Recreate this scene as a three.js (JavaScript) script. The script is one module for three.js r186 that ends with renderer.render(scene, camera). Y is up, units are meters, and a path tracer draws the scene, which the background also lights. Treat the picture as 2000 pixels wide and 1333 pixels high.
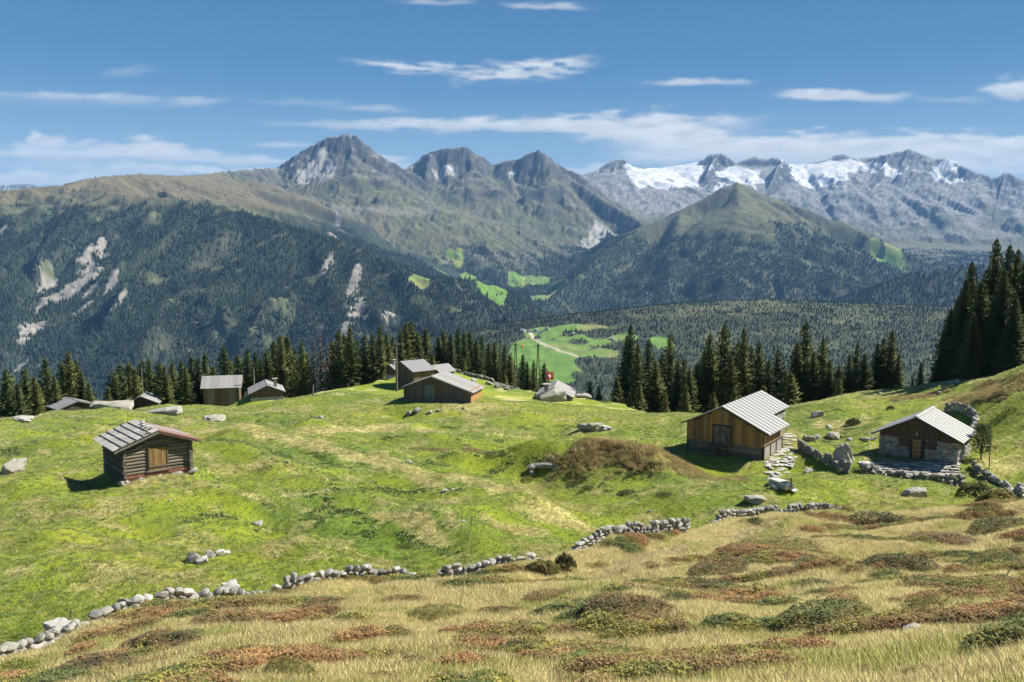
import * as THREE from 'three';
import { mergeGeometries, toCreasedNormals } from 'three/addons/utils/BufferGeometryUtils.js';

// ------------------------------------------------------------------ camera, sky, sun, exposure
const PW = 2000, PH = 1333, FPX = 1732, PITCH = 5.8 * Math.PI / 180;
const scene = new THREE.Scene();
const camera = new THREE.PerspectiveCamera(2 * Math.atan(PH / 2 / FPX) * 180 / Math.PI, 1024 / 682, 0.5, 60000);
camera.rotation.set(-PITCH, 0, 0);
camera.position.set(0, 0, 0);
const renderer = new THREE.WebGLRenderer({ antialias: true });
renderer.toneMapping = THREE.LinearToneMapping;
renderer.toneMappingExposure = 2.1;
renderer.shadowMap.enabled = true;
scene.fog = new THREE.FogExp2(new THREE.Color().setRGB(0.25, 0.53, 1.0), 0.000033);

const sun = new THREE.DirectionalLight(new THREE.Color().setRGB(1.0, 0.93, 0.80), 5.0);
const SUN = new THREE.Vector3(0.69, 0.69, -0.21).normalize();
sun.position.copy(SUN).multiplyScalar(300); sun.target.position.set(0, -20, -90);
sun.position.add(sun.target.position);
sun.castShadow = true; sun.shadow.mapSize.set(4096, 4096);
Object.assign(sun.shadow.camera, { left: -160, right: 160, top: 160, bottom: -160, near: 1, far: 700 });
scene.add(sun, sun.target);

// ------------------------------------------------------------------ numbers
const clamp = (x, a = 0, b = 1) => x < a ? a : x > b ? b : x;
const lerp = (a, b, t) => a + (b - a) * t;
const smooth = (a, b, x) => { const t = clamp((x - a) / (b - a)); return t * t * (3 - 2 * t); };
function rng(seed) { let s = seed >>> 0; return () => { s = (s + 0x6D2B79F5) >>> 0; let t = s; t = Math.imul(t ^ (t >>> 15), t | 1); t ^= t + Math.imul(t ^ (t >>> 7), t | 61); return ((t ^ (t >>> 14)) >>> 0) / 4294967296; }; }
const GRAD = new Float32Array(512), PERM = new Uint8Array(512);
{ const r = rng(77); const p = [...Array(256).keys()]; for (let i = 255; i > 0; i--) { const j = Math.floor(r() * (i + 1)); [p[i], p[j]] = [p[j], p[i]]; }
  for (let i = 0; i < 512; i++) PERM[i] = p[i & 255];
  for (let i = 0; i < 256; i++) { const a = r() * Math.PI * 2; GRAD[i * 2] = Math.cos(a); GRAD[i * 2 + 1] = Math.sin(a); } }
function noise(x, y) {   // gradient noise, about -0.7 .. 0.7
  const X = Math.floor(x), Y = Math.floor(y), fx = x - X, fy = y - Y, xi = X & 255, yi = Y & 255;
  const u = fx * fx * fx * (fx * (fx * 6 - 15) + 10), v = fy * fy * fy * (fy * (fy * 6 - 15) + 10);
  const a = PERM[PERM[xi] + yi] * 2, b = PERM[PERM[xi + 1 & 255] + yi] * 2, c = PERM[PERM[xi] + (yi + 1 & 255)] * 2, d = PERM[PERM[xi + 1 & 255] + (yi + 1 & 255)] * 2;
  const n00 = GRAD[a] * fx + GRAD[a + 1] * fy, n10 = GRAD[b] * (fx - 1) + GRAD[b + 1] * fy, n01 = GRAD[c] * fx + GRAD[c + 1] * (fy - 1), n11 = GRAD[d] * (fx - 1) + GRAD[d + 1] * (fy - 1);
  return n00 + u * (n10 - n00) + v * (n01 - n00 + u * (n00 - n10 - n01 + n11));
}
function fbm(x, y, o = 4, g = 0.5, l = 2.03) { let s = 0, a = 1; for (let i = 0; i < o; i++) { s += a * noise(x, y); a *= g; x = x * l + 17.3; y = y * l - 9.1; } return s; }
function ridged(x, y, o = 4, g = 0.5) { let s = 0, a = 1, w = 1; for (let i = 0; i < o; i++) { let n = 1 - Math.abs(noise(x, y)) * 2; n *= n; s += a * n * w; w = clamp(n * 1.4); a *= g; x = x * 2.07 + 31.7; y = y * 2.07 + 11.9; } return s; }

// a pixel of the photograph and a distance ahead of the camera -> a point (y up, z towards the viewer)
const SP = Math.sin(PITCH), CP = Math.cos(PITCH);
function px(u, v, d) {
  const a = (u - PW / 2) / FPX, b = (v - PH / 2) / FPX, dy = -SP - b * CP, dz = CP - b * SP;
  return [a / dz * d, dy / dz * d, d];
}
const colr = (r, g, b) => new THREE.Color().setRGB(r, g, b);

// ------------------------------------------------------------------ the sky: air and clouds
{
  const W = 4096, H = 2048, data = new Float32Array(W * H * 4);
  const gauss = (x) => Math.exp(-x * x);
  // clouds: [u, v, half width, half height, strength, slant, streak]
  const CL = [
    [885, 136, 160, 11, .5, .07, 1], [1010, 138, 120, 17, .85, -.09, 1], [1080, 124, 60, 8, .7, -.05, 1], [790, 127, 80, 7, .45, .05, 1],
    [1345, 160, 70, 6, 1.1, -.02, .3], [1430, 160, 40, 5, .45, .02, .5], [1650, 187, 105, 10, 1.25, .02, .3], [1590, 184, 50, 8, .6, 0, .3], [1985, 172, 55, 18, 1.15, -.1, .4],
    [800, 242, 230, 9, .75, 0, .5], [1000, 243, 200, 12, .9, -.02, .4], [1240, 246, 190, 22, 1.4, 0, .35], [1300, 262, 240, 15, 1.1, .08, .4], [1500, 285, 280, 20, 1.05, .04, .5],
    [1700, 283, 330, 20, 1.1, 0, .5], [1950, 280, 200, 18, 1.1, .03, .5], [1350, 300, 140, 18, .9, -.02, .4], [1700, 315, 320, 17, .8, 0, .5], [1960, 330, 160, 16, .75, .05, .4],
    [1170, 338, 60, 14, .55, 0, .3], [1900, 300, 200, 22, .7, .0, .5], [770, 320, 45, 13, .8, .1, .3],
    [90, 187, 100, 6, .34, .05, .4], [240, 192, 70, 8, .34, .05, .4], [380, 198, 50, 8, .38, -.04, .4], [180, 196, 240, 14, .12, .02, .4],
    [60, 266, 16, 11, 1.5, .3, 0], [108, 272, 28, 9, 1.5, 0, 0], [90, 284, 60, 9, .8, 0, .1], [268, 280, 42, 13, 1.5, .1, .1], [315, 290, 70, 12, 1.2, .1, .2], [210, 288, 60, 10, .8, 0, .2], [130, 302, 150, 9, .9, 0, .3], [330, 303, 150, 11, .9, .04, .3],
    [480, 314, 90, 8, .7, .03, .4], [150, 322, 240, 10, .3, 0, .4], [60, 348, 170, 14, .95, -.03, .3], [330, 333, 150, 9, .75, .02, .4], [470, 335, 90, 8, .7, 0, .4],
    [545, 283, 60, 5, .6, 0, .4], [720, 212, 90, 7, .35, .02, .6], [590, 200, 90, 7, .16, .02, .6],
    [1065, 12, 60, 7, .7, .04, .4], [855, 4, 70, 6, .4, 0, .4], [250, 140, 50, 10, .15, -.1, .4], [1860, 195, 60, 6, .2, 0, .5],
  ];
  const zen = [0.0145, 0.058, 0.140], mid = [0.054, 0.145, 0.262], low = [0.21, 0.30, 0.37];
  for (let j = 0; j < H; j++) {
    const el = ((j + .5) / H - .5) * Math.PI, e = el * 180 / Math.PI;
    const t1 = smooth(1, 12, e), t2 = smooth(4, 27, e), base = [0, 1, 2].map((n) => lerp(lerp(low[n], mid[n], t1), zen[n], t2));
    for (let i = 0; i < W; i++) {
      const az = ((i + .5) / W - .5) * 2 * Math.PI;         // atan2(z, x)
      const k = (j * W + i) * 4;
      let c0 = base[0], c1 = base[1], c2 = base[2];
      if (e < -1) { data[k] = c0; data[k + 1] = c1; data[k + 2] = c2; data[k + 3] = 1; continue; }
      const x = Math.cos(el) * Math.cos(az), y = Math.sin(el), z = Math.cos(el) * Math.sin(az);
      // plane coordinates of the photograph; the same cloud deck goes on all round the sky
      let cover = 0, lum = 1;
      const fz = y * -SP + -z * CP;
      let done = false;
      const A = Math.atan2(x, -z) * 1000;                    // azimuth from straight ahead
      if (fz > .35) {
        const u = PW / 2 + x / fz * FPX, v = PH / 2 - (y * CP + -z * SP) / fz * FPX;
        if (u > -500 && u < 2500 && v > -160) {
          done = true;
          const n1 = fbm(u / 170, v / 34, 4), n2 = fbm(u / 70 + 9, v / 15, 5), n3 = fbm(u / 60 + v / 25, v / 7 - u / 60, 3);
          let s = 0;
          for (const q of CL) {
            const dx = (u - q[0] + n1 * 40) / q[2], dy = (v - q[1] - q[5] * (u - q[0]) + n2 * q[3] * 1.1) / q[3];
            const r2 = dx * dx + dy * dy; if (r2 > 6) continue;
            s += q[4] * Math.exp(-r2 * r2 * .8 - r2 * .25) * clamp(1 + (q[6] > .6 ? n3 * 1.9 : n2 * .7) * (.35 + q[6]), 0, 1.7);
          }
          const edge = smooth(-500, -200, u) * smooth(2500, 2200, u) * smooth(-160, -60, v);
          cover = clamp(1 - Math.exp(-s * 1.35)) * edge;
          lum = lerp(.84, 1.04, clamp(.55 + n2 * .8 + n1 * .3));
          if (edge < 1) done = false;
        }
      }
      if (!done) {   // streaky bands beyond the frame, like those in it
        const dens = smooth(30, 5, Math.abs(e - 9)), p = fbm(A / 380, e * 10 / 26, 4) + .35 * fbm(A / 120, e * 10 / 16, 3);
        const o = clamp(smooth(.08, .6, p) * dens * .8);
        cover = Math.max(cover, o);
      }
      const w = cover * .93; data[k] = lerp(c0, .42 * lum, w); data[k + 1] = lerp(c1, .43 * lum, w); data[k + 2] = lerp(c2, .44 * lum, w); data[k + 3] = 1;
    }
  }
  const sky = new THREE.DataTexture(data, W, H, THREE.RGBAFormat, THREE.FloatType);
  sky.mapping = THREE.EquirectangularReflectionMapping; sky.magFilter = THREE.LinearFilter; sky.needsUpdate = true;
  scene.background = sky; scene.environment = sky;
  scene.backgroundIntensity = 1; scene.environmentIntensity = 1;
}

// ------------------------------------------------------------------ the pasture: height from points read on the photograph
const GP = [
  [0, 1333, 26], [500, 1333, 20.5], [1000, 1333, 17], [1500, 1333, 14], [2000, 1333, 11],
  [0, 1275, 32], [140, 1235, 34.5], [330, 1168, 39], [470, 1155, 41], [680, 1128, 44.5], [800, 1108, 46], [950, 1110, 47], [1130, 1098, 49], [1340, 1048, 55], [1390, 1032, 57.5], [1600, 1014, 62], [1800, 992, 62], [2000, 988, 58],
  [1000, 1260, 23], [600, 1190, 33], [300, 1250, 30], [1200, 1150, 37], [1500, 1120, 39], [1620, 1200, 27], [1900, 1120, 37], [1750, 1060, 49], [1800, 1250, 21], [1200, 1230, 26],
  [0, 1150, 42], [200, 1100, 46], [400, 1095, 47], [0, 1000, 56], [240, 945, 63], [375, 905, 67], [150, 960, 60], [500, 1000, 59], [800, 1000, 62], [900, 1050, 55], [650, 1060, 52],
  [0, 910, 74], [100, 850, 92], [0, 808, 112], [110, 797, 122], [210, 795, 126], [300, 804, 122], [410, 818, 118], [270, 860, 88],
  [560, 868, 82], [450, 855, 86], [700, 902, 78], [900, 948, 71], [1050, 985, 67], [640, 830, 104], [800, 845, 103],
  [950, 890, 92], [1060, 935, 80], [1000, 830, 110], [900, 810, 117], [1150, 840, 108], [1250, 850, 104],
  [790, 787, 127], [935, 789, 121], [700, 780, 130], [620, 768, 130], [600, 800, 122], [540, 786, 138], [395, 793, 146], [462, 788, 146], [330, 790, 142], [740, 745, 152], [790, 752, 152], [830, 728, 170],
  [870, 714, 187], [940, 736, 178], [1000, 752, 168], [1050, 776, 152], [1120, 780, 152], [1190, 768, 152], [1300, 798, 136], [1330, 830, 112],
  [1340, 868, 92], [1490, 900, 87.5], [1550, 860, 96], [1150, 1020, 65], [1300, 985, 70], [1200, 962, 76], [1450, 970, 72], [1540, 945, 78], [1600, 980, 68], [1750, 972, 70], [1230, 893, 83], [1400, 930, 82], [1110, 905, 84],
  [1720, 893, 87], [1870, 905, 84], [1650, 900, 86], [1700, 930, 80], [1850, 945, 77], [1930, 950, 77],
  [1600, 800, 116], [1560, 776, 128], [1700, 748, 133], [1830, 742, 128], [1700, 800, 112], [1850, 790, 112], [1900, 860, 96], [2000, 930, 80],
  [2000, 850, 92], [1900, 738, 122], [2000, 706, 112], [2000, 760, 102], [1930, 770, 108],
];
// the edge of the pasture, behind which the slope falls into the valley: [u, distance]
const EDGE = [[-1200, 112], [-400, 112], [0, 116], [110, 127], [210, 133], [330, 150], [460, 158], [540, 154], [620, 152], [700, 160], [790, 175], [870, 191], [940, 184], [1000, 174], [1100, 166], [1190, 156], [1300, 140], [1430, 134], [1560, 132], [1700, 137], [1830, 134], [2000, 126], [2400, 120], [3400, 120]];
function edgeAt(t) { const u = PW / 2 + t * FPX; let i = 0; while (i < EDGE.length - 2 && u > EDGE[i + 1][0]) i++; const s = smooth(EDGE[i][0], EDGE[i + 1][0], u); return lerp(EDGE[i][1], EDGE[i + 1][1], s); }
const tps = (() => {
  const P = GP.map(([u, v, d]) => px(u, v, d));
  P.push([0, -1.75, 0], [-9, -3.6, 3], [9, -.6, 2], [-30, -10, 6], [30, 2, 6], [-70, -19, 30], [-95, -21, 70], [-110, -24, 120], [90, -6, 40], [100, -8, 80], [100, -9, 130], [120, -8, 200], [-90, -29, 200], [0, -27, 230], [-40, -28, 230], [50, -26, 230], [0, -27, 280], [-130, -29, 280], [130, -14, 280]);
  const n = P.length, N = n + 3, A = Array.from({ length: N }, () => new Float64Array(N + 1));
  const U = (r2) => r2 < 1e-9 ? 0 : r2 * Math.log(r2);
  for (let i = 0; i < n; i++) { for (let j = 0; j < n; j++) A[i][j] = U((P[i][0] - P[j][0]) ** 2 + (P[i][2] - P[j][2]) ** 2) + (i === j ? 60 : 0); A[i][n] = A[n][i] = 1; A[i][n + 1] = A[n + 1][i] = P[i][0]; A[i][n + 2] = A[n + 2][i] = P[i][2]; A[i][N] = P[i][1]; }
  for (let i = 0; i < N; i++) { let p = i; for (let k = i + 1; k < N; k++) if (Math.abs(A[k][i]) > Math.abs(A[p][i])) p = k; [A[i], A[p]] = [A[p], A[i]]; for (let k = 0; k < N; k++) if (k !== i) { const f = A[k][i] / A[i][i]; if (f) for (let c = i; c <= N; c++) A[k][c] -= f * A[i][c]; } }
  const w = A.map((r, i) => r[N] / r[i]);
  return (x, d) => { let s = w[n] + w[n + 1] * x + w[n + 2] * d; for (let i = 0; i < n; i++) { const r2 = (P[i][0] - x) ** 2 + (P[i][2] - d) ** 2; if (r2 > 1e-9) s += w[i] * r2 * Math.log(r2); } return s; };
})();
const GX0 = -200, GX1 = 200, GD1 = 300, GS = 1, GNX = (GX1 - GX0) / GS + 1, GND = GD1 / GS + 1, GRID = new Float32Array(GNX * GND);
for (let j = 0; j < GND; j++) for (let i = 0; i < GNX; i++) GRID[j * GNX + i] = tps(clamp(GX0 + i * GS, -125, 125), j * GS);
function baseH(x, d) {
  const fx = clamp((x - GX0) / GS, 1, GNX - 3), fd = clamp(d / GS, 1, GND - 3), i = Math.floor(fx), j = Math.floor(fd), a = fx - i, b = fd - j;
  const cub = (p0, p1, p2, p3, t) => p1 + .5 * t * (p2 - p0 + t * (2 * p0 - 5 * p1 + 4 * p2 - p3 + t * (3 * (p1 - p2) + p3 - p0)));
  const row = (k) => { const o = k * GNX + i; return cub(GRID[o - 1], GRID[o], GRID[o + 1], GRID[o + 2], a); };
  return cub(row(j - 1), row(j), row(j + 1), row(j + 2), b);
}
const FLAT = [];   // places levelled for buildings: [x, d, r, y]
const BUMPS = [];  // extra relief: [x, d, rx, rd, height]
function relief(x, d) {
  let r = 1.55 * fbm(x / 12.5, d / 10, 3, .45) + .16 * fbm(x / 2.8 + 5, d / 2.6, 3) + .7 * (ridged(x / 19 + 3.3, d / 15, 2) - .8);
  const tr = tracks[0](x, d); if (tr < 16) r += .85 * Math.exp(-((tr * .85 / 3.4) ** 2));
  r *= 1 - .6 * smooth(100, 130, d);
  r *= .35 + .65 * smooth(10, 60, d);
  r += .10 * smooth(70, 30, d) * fbm(x / 1.1, d / 1.1, 3);
  for (const b of BUMPS) { const q = ((x - b[0]) / b[2]) ** 2 + ((d - b[1]) / b[3]) ** 2; if (q < 5) r += b[4] * Math.exp(-q); }
  return r;
}
function groundH(x, d) {
  const t = x / Math.max(d, 1), e = edgeAt(t), over = d - e;
  let h = baseH(x, Math.min(d, 290)) + relief(x, d);
  for (const f of FLAT) { const q = Math.hypot(x - f[0], d - f[1]); if (q < f[2] * 1.8) h = lerp(f[3], h, smooth(f[2] * .85, f[2] * 1.8, q)); }
  if (over > -12) { const w = 5, s = w * Math.log(1 + Math.exp(over / w)); h -= .62 * s + 7 * smooth(40, 140, over) * fbm(x / 60, d / 60, 3); }
  return Math.max(h, -820 + 20 * fbm(x / 200, d / 200, 3));
}
// where the sight line of a pixel first meets the pasture
function hitGround(u, v, d0 = 5, d1 = 300) {
  let prev = d0; for (let d = d0; d < d1; d += .5) { const p = px(u, v, d); if (p[1] < groundH(p[0], d)) { let a = prev, b = d; for (let k = 0; k < 12; k++) { const m = (a + b) / 2, q = px(u, v, m); if (q[1] < groundH(q[0], m)) b = m; else a = m; } const q = px(u, v, b); return [q[0], groundH(q[0], b), b]; } prev = d; }
  return null;
}
BUMPS.push((() => { const p = px(1265, 915, 81); return [p[0], 81, 9.5, 4.6, 1.9]; })(), (() => { const p = px(1062, 930, 82.4); return [p[0], 82.6, 3.8, 2.3, 2.0]; })());

// ---- what grows where
const onPath = (poly, w) => { const S = poly.map(([u, v, d]) => px(u, v, d)); return (x, d) => { let m = 1e9; for (let i = 0; i < S.length - 1; i++) { const ax = S[i][0], ad = S[i][2], bx = S[i + 1][0] - ax, bd = S[i + 1][2] - ad, t = clamp(((x - ax) * bx + (d - ad) * bd) / (bx * bx + bd * bd)); m = Math.min(m, Math.hypot(x - ax - t * bx, d - ad - t * bd)); } return m / w; }; };
// line of the lower field wall: nearer than it grows dry grass and heath
const WALLLINE = [[-900, 1333, 24], [-300, 1333, 27], [0, 1278, 32], [140, 1240, 34.5], [330, 1170, 39], [470, 1158, 41], [680, 1130, 44.5], [800, 1110, 46], [950, 1112, 47], [1130, 1100, 49], [1340, 1050, 55], [1390, 1034, 57.5], [1600, 1016, 62], [1800, 992, 64], [2000, 985, 64], [2600, 980, 66]].map(([u, v, d]) => px(u, v, d));
function pastWall(x, d) { let i = 0; while (i < WALLLINE.length - 2 && x > WALLLINE[i + 1][0]) i++; const a = WALLLINE[i], b = WALLLINE[i + 1]; return d - lerp(a[2], b[2], (x - a[0]) / (b[0] - a[0])); }
const tracks = [
  onPath([[380, 843, 90], [470, 856, 86], [560, 872, 82], [640, 888, 79], [720, 905, 77.5], [820, 925, 74], [920, 950, 71], [1040, 985, 67], [1090, 990, 66]], .85),
  onPath([[740, 905, 77], [790, 925, 74.5], [850, 955, 70]], .6),
  onPath([[740, 1000, 61], [860, 1040, 56]], .7),
  onPath([[560, 860, 90], [680, 838, 103], [760, 822, 108]], .9),
  onPath([[900, 802, 118], [1010, 790, 122]], 1.2),
];
const fieldTrack = onPath([[1150, 1120, 43], [1260, 1080, 49], [1380, 1055, 53], [1520, 1040, 56]], .6);
const strawPatch = [[1150, 1030, 64, 6.5, 2.6], [1010, 1040, 61, 3.5, 1.4], [1290, 1025, 62.5, 4.5, 1.6], [580, 1030, 56, 2.4, 1], [760, 905, 78, 3.5, 1.5], [620, 890, 81, 3, 1.5], [480, 845, 90, 6, 1.4], [720, 832, 104, 9, 2.4], [850, 838, 103, 6, 2], [1360, 800, 127, 6, 2], [1250, 790, 136, 7, 1.6], [1010, 790, 140, 6, 2], [30, 1130, 44, 2, .8], [120, 1100, 47, 2.2, .7], [230, 1010, 54, 2, .6], [1900, 800, 110, 8, 3], [1960, 900, 85, 4.5, 3], [1700, 820, 105, 7, 2], [1620, 815, 107, 4, 2]].map(([u, v, d, a, b]) => { const p = px(u, v, d); return [p[0], d, a, b]; });
const heathPatch = [[1245, 912, 80.5, 10, 3.4], [1350, 935, 78.5, 7.5, 2.2], [1080, 890, 85, 2.5, 1.2], [900, 870, 93, 8, 2.2], [1010, 895, 88, 5, 2], [1800, 770, 118, 5, 2], [1960, 745, 106, 7, 4], [1900, 760, 112, 5, 3]].map(([u, v, d, a, b]) => { const p = px(u, v, d); return [p[0], d, a, b]; });
const blob = (list, x, d) => { let m = 0; for (const q of list) { const e = ((x - q[0]) / q[2]) ** 2 + ((d - q[1]) / q[3]) ** 2; if (e < 4) m = Math.max(m, Math.exp(-e * .9)); } return m; };
// shares of lush grass, straw, heath and bare earth at a place
function cover(x, d) {
  const pw = pastWall(x, d) + 1.2 * fbm(x / 3, d / 3, 2), dry = smooth(.8, -.8, pw);
  const n1 = fbm(x / 9, d / 6, 4), n2 = fbm(x / 3.1 + 40, d / 1.9, 4), n3 = fbm(x / 22 - 8, d / 14 + 3, 3);
  let straw = smooth(.15, .62, n2 * .8 + n1 * .55 + .08 + .12 * fbm(x / .9, d / .6, 2)) * .85, heath = 0, bare = 0;
  straw = Math.max(straw, smooth(.55, .95, blob(strawPatch, x, d) + n2 * .5));
  for (const t of tracks) straw = Math.max(straw, 1.0 * smooth(1.5, .5, t(x, d) + n2 * .8));
  heath = smooth(.45, .8, blob(heathPatch, x, d) + n2 * .45 + n1 * .2);
  const p = x / Math.max(d, 1);
  straw = Math.max(straw, .55 * smooth(-14, -2, d - edgeAt(p)) * smooth(.0, .25, p));
  if (dry > 0) {
    const hp = fbm(x / 5.2 + 13, d / 2.7 - 4, 4) + .25 * n3;
    const hh = smooth(.10, .36, hp), ft = fieldTrack(x, d);
    const sd = .62 + .5 * n2;
    straw = lerp(straw, clamp(sd), dry); heath = lerp(heath, hh * smooth(.7, 1.4, ft), dry);
    bare = dry * .75 * smooth(1.1, .4, ft + n2 * .7);
  }
  return { dry, straw: clamp(straw), heath: clamp(heath), bare: clamp(bare), n1, n2, n3 };
}
const C_LUSH = [.225, .275, .008], C_LUSH2 = [.125, .20, .007], C_STRAW = [.68, .58, .28], C_DRYG = [.50, .45, .14], C_HEATH = [.19, .15, .04], C_RUST = [.25, .145, .05], C_BARE = [.33, .25, .16];
const mixc = (a, b, t) => [a[0] + (b[0] - a[0]) * t, a[1] + (b[1] - a[1]) * t, a[2] + (b[2] - a[2]) * t];
function groundColor(x, d, k = cover(x, d)) {
  let c = mixc(C_LUSH, C_LUSH2, smooth(-.25, .45, k.n3 + k.n1 * .5));
  c = mixc(c, k.dry > .5 ? C_DRYG : [.29, .30, .03], k.dry > .5 ? k.dry : smooth(-.1, .5, k.n1 - k.n3 * .6) * .5);
  c = mixc(c, C_STRAW, k.straw * (k.dry > .5 ? .9 : .72));
  c = mixc(c, mixc(C_HEATH, C_RUST, smooth(-.05, .5, fbm(x / 2.3, d / 1.6 + 70, 3) + .1)), k.heath * .85 * (k.dry > .5 ? 1 : 0));
  if (k.dry <= .5) c = mixc(c, mixc([.30, .22, .075], [.20, .17, .05], smooth(-.2, .3, k.n2)), k.heath * .85);
  c = mixc(c, [.09, .16, .012], (1 - k.dry) * (1 - k.straw) * .4 * smooth(.1, .5, fbm(x / 2.6 + 3, d / 1.6, 3)));
  c = mixc(c, C_BARE, k.bare);
  return c;
}

// fine grain for grassy ground
function noiseTex(size, fn, srgb = false) {
  const a = new Uint8Array(size * size * 4);
  for (let j = 0; j < size; j++) for (let i = 0; i < size; i++) { const c = fn(i / size, j / size), k = (j * size + i) * 4; for (let n = 0; n < 3; n++) a[k + n] = clamp(Array.isArray(c) ? c[n] : c) * 255; a[k + 3] = 255; }
  const t = new THREE.DataTexture(a, size, size, THREE.RGBAFormat); t.wrapS = t.wrapT = THREE.RepeatWrapping; t.magFilter = THREE.LinearFilter; t.minFilter = THREE.LinearMipmapLinearFilter; t.generateMipmaps = true; if (srgb) t.colorSpace = THREE.SRGBColorSpace; t.needsUpdate = true; return t;
}
// tiling noise: four wrapped looks blended
function tileN(f, x, y, per) { const sx = x / per, sy = y / per; return lerp(lerp(f(x, y), f(x - per, y), sx), lerp(f(x, y - per), f(x - per, y - per), sx), sy); }
const grassGrain = noiseTex(1024, (u, v) => { const n = tileN((x, y) => fbm(x, y, 5, .62), u * 24, v * 24, 24), m = tileN((x, y) => fbm(x, y, 3), u * 90, v * 45, 90); return .74 + .42 * n + .26 * m; });
const grassBump = noiseTex(1024, (u, v) => .5 + .55 * tileN((x, y) => fbm(x, y, 5, .65), u * 34, v * 34, 34));
const M = {};
M.ground = new THREE.MeshStandardMaterial({ vertexColors: true, map: grassGrain, bumpMap: grassBump, bumpScale: .09, roughness: .95, color: colr(1.25, 1.25, 1.25) });

function taken() { const s = new Map(); return (n) => { if (!s.has(n)) { s.set(n, 0); return n; } const k = s.get(n) + 1; s.set(n, k); return n + '_' + String(k).padStart(3, '0'); }; }
const numbered = taken();
function add(o, name, label, category, group, kind) { o.name = numbered(name); o.userData.label = label; if (category) o.userData.category = category; if (group) o.userData.group = group; if (kind) o.userData.kind = kind; scene.add(o); return o; }
function shade(o) { o.traverse((q) => { if (q.isMesh) { q.castShadow = q.receiveShadow = true; } }); return o; }
function buildPasture() {
  const ds = []; for (let d = 3; d < 270; d *= d < 12 ? 1.03 : 1.0088) ds.push(d); for (let d = 275; d < 1500; d *= 1.07) ds.push(d);
  const NC = 560, NR = ds.length, pos = new Float32Array(NC * NR * 3), col = new Float32Array(NC * NR * 3), uv = new Float32Array(NC * NR * 2), idx = [];
  for (let j = 0; j < NR; j++) for (let i = 0; i < NC; i++) {
    const s = i / (NC - 1) * 2 - 1, t = s * (.66 + .34 * s * s) * 1.05, d = ds[j], x = t * d + s * 6 * smooth(30, 3, d), k = j * NC + i;
    pos[k * 3] = x; pos[k * 3 + 1] = groundH(x, d); pos[k * 3 + 2] = -d; uv[k * 2] = x / 3.2; uv[k * 2 + 1] = d / 3.2;
    const c = groundColor(x, d); col.set(c, k * 3);
    if (i && j) idx.push(k, k - 1 - NC, k - 1, k, k - NC, k - 1 - NC);
  }
  const g = new THREE.BufferGeometry(); g.setAttribute('position', new THREE.BufferAttribute(pos, 3)); g.setAttribute('color', new THREE.BufferAttribute(col, 3)); g.setAttribute('uv', new THREE.BufferAttribute(uv, 2)); g.setIndex(idx); g.computeVertexNormals();
  if (g.attributes.normal.getY(1000) < 0) { for (let i = 0; i < idx.length; i += 3) [idx[i], idx[i + 1]] = [idx[i + 1], idx[i]]; g.setIndex(idx); g.computeVertexNormals(); }
  const m = new THREE.Mesh(g, M.ground); m.receiveShadow = m.castShadow = true;
  add(m, 'pasture', 'hummocky green alpine pasture with straw and heath in front', 'pasture', null, 'structure');
}

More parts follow.
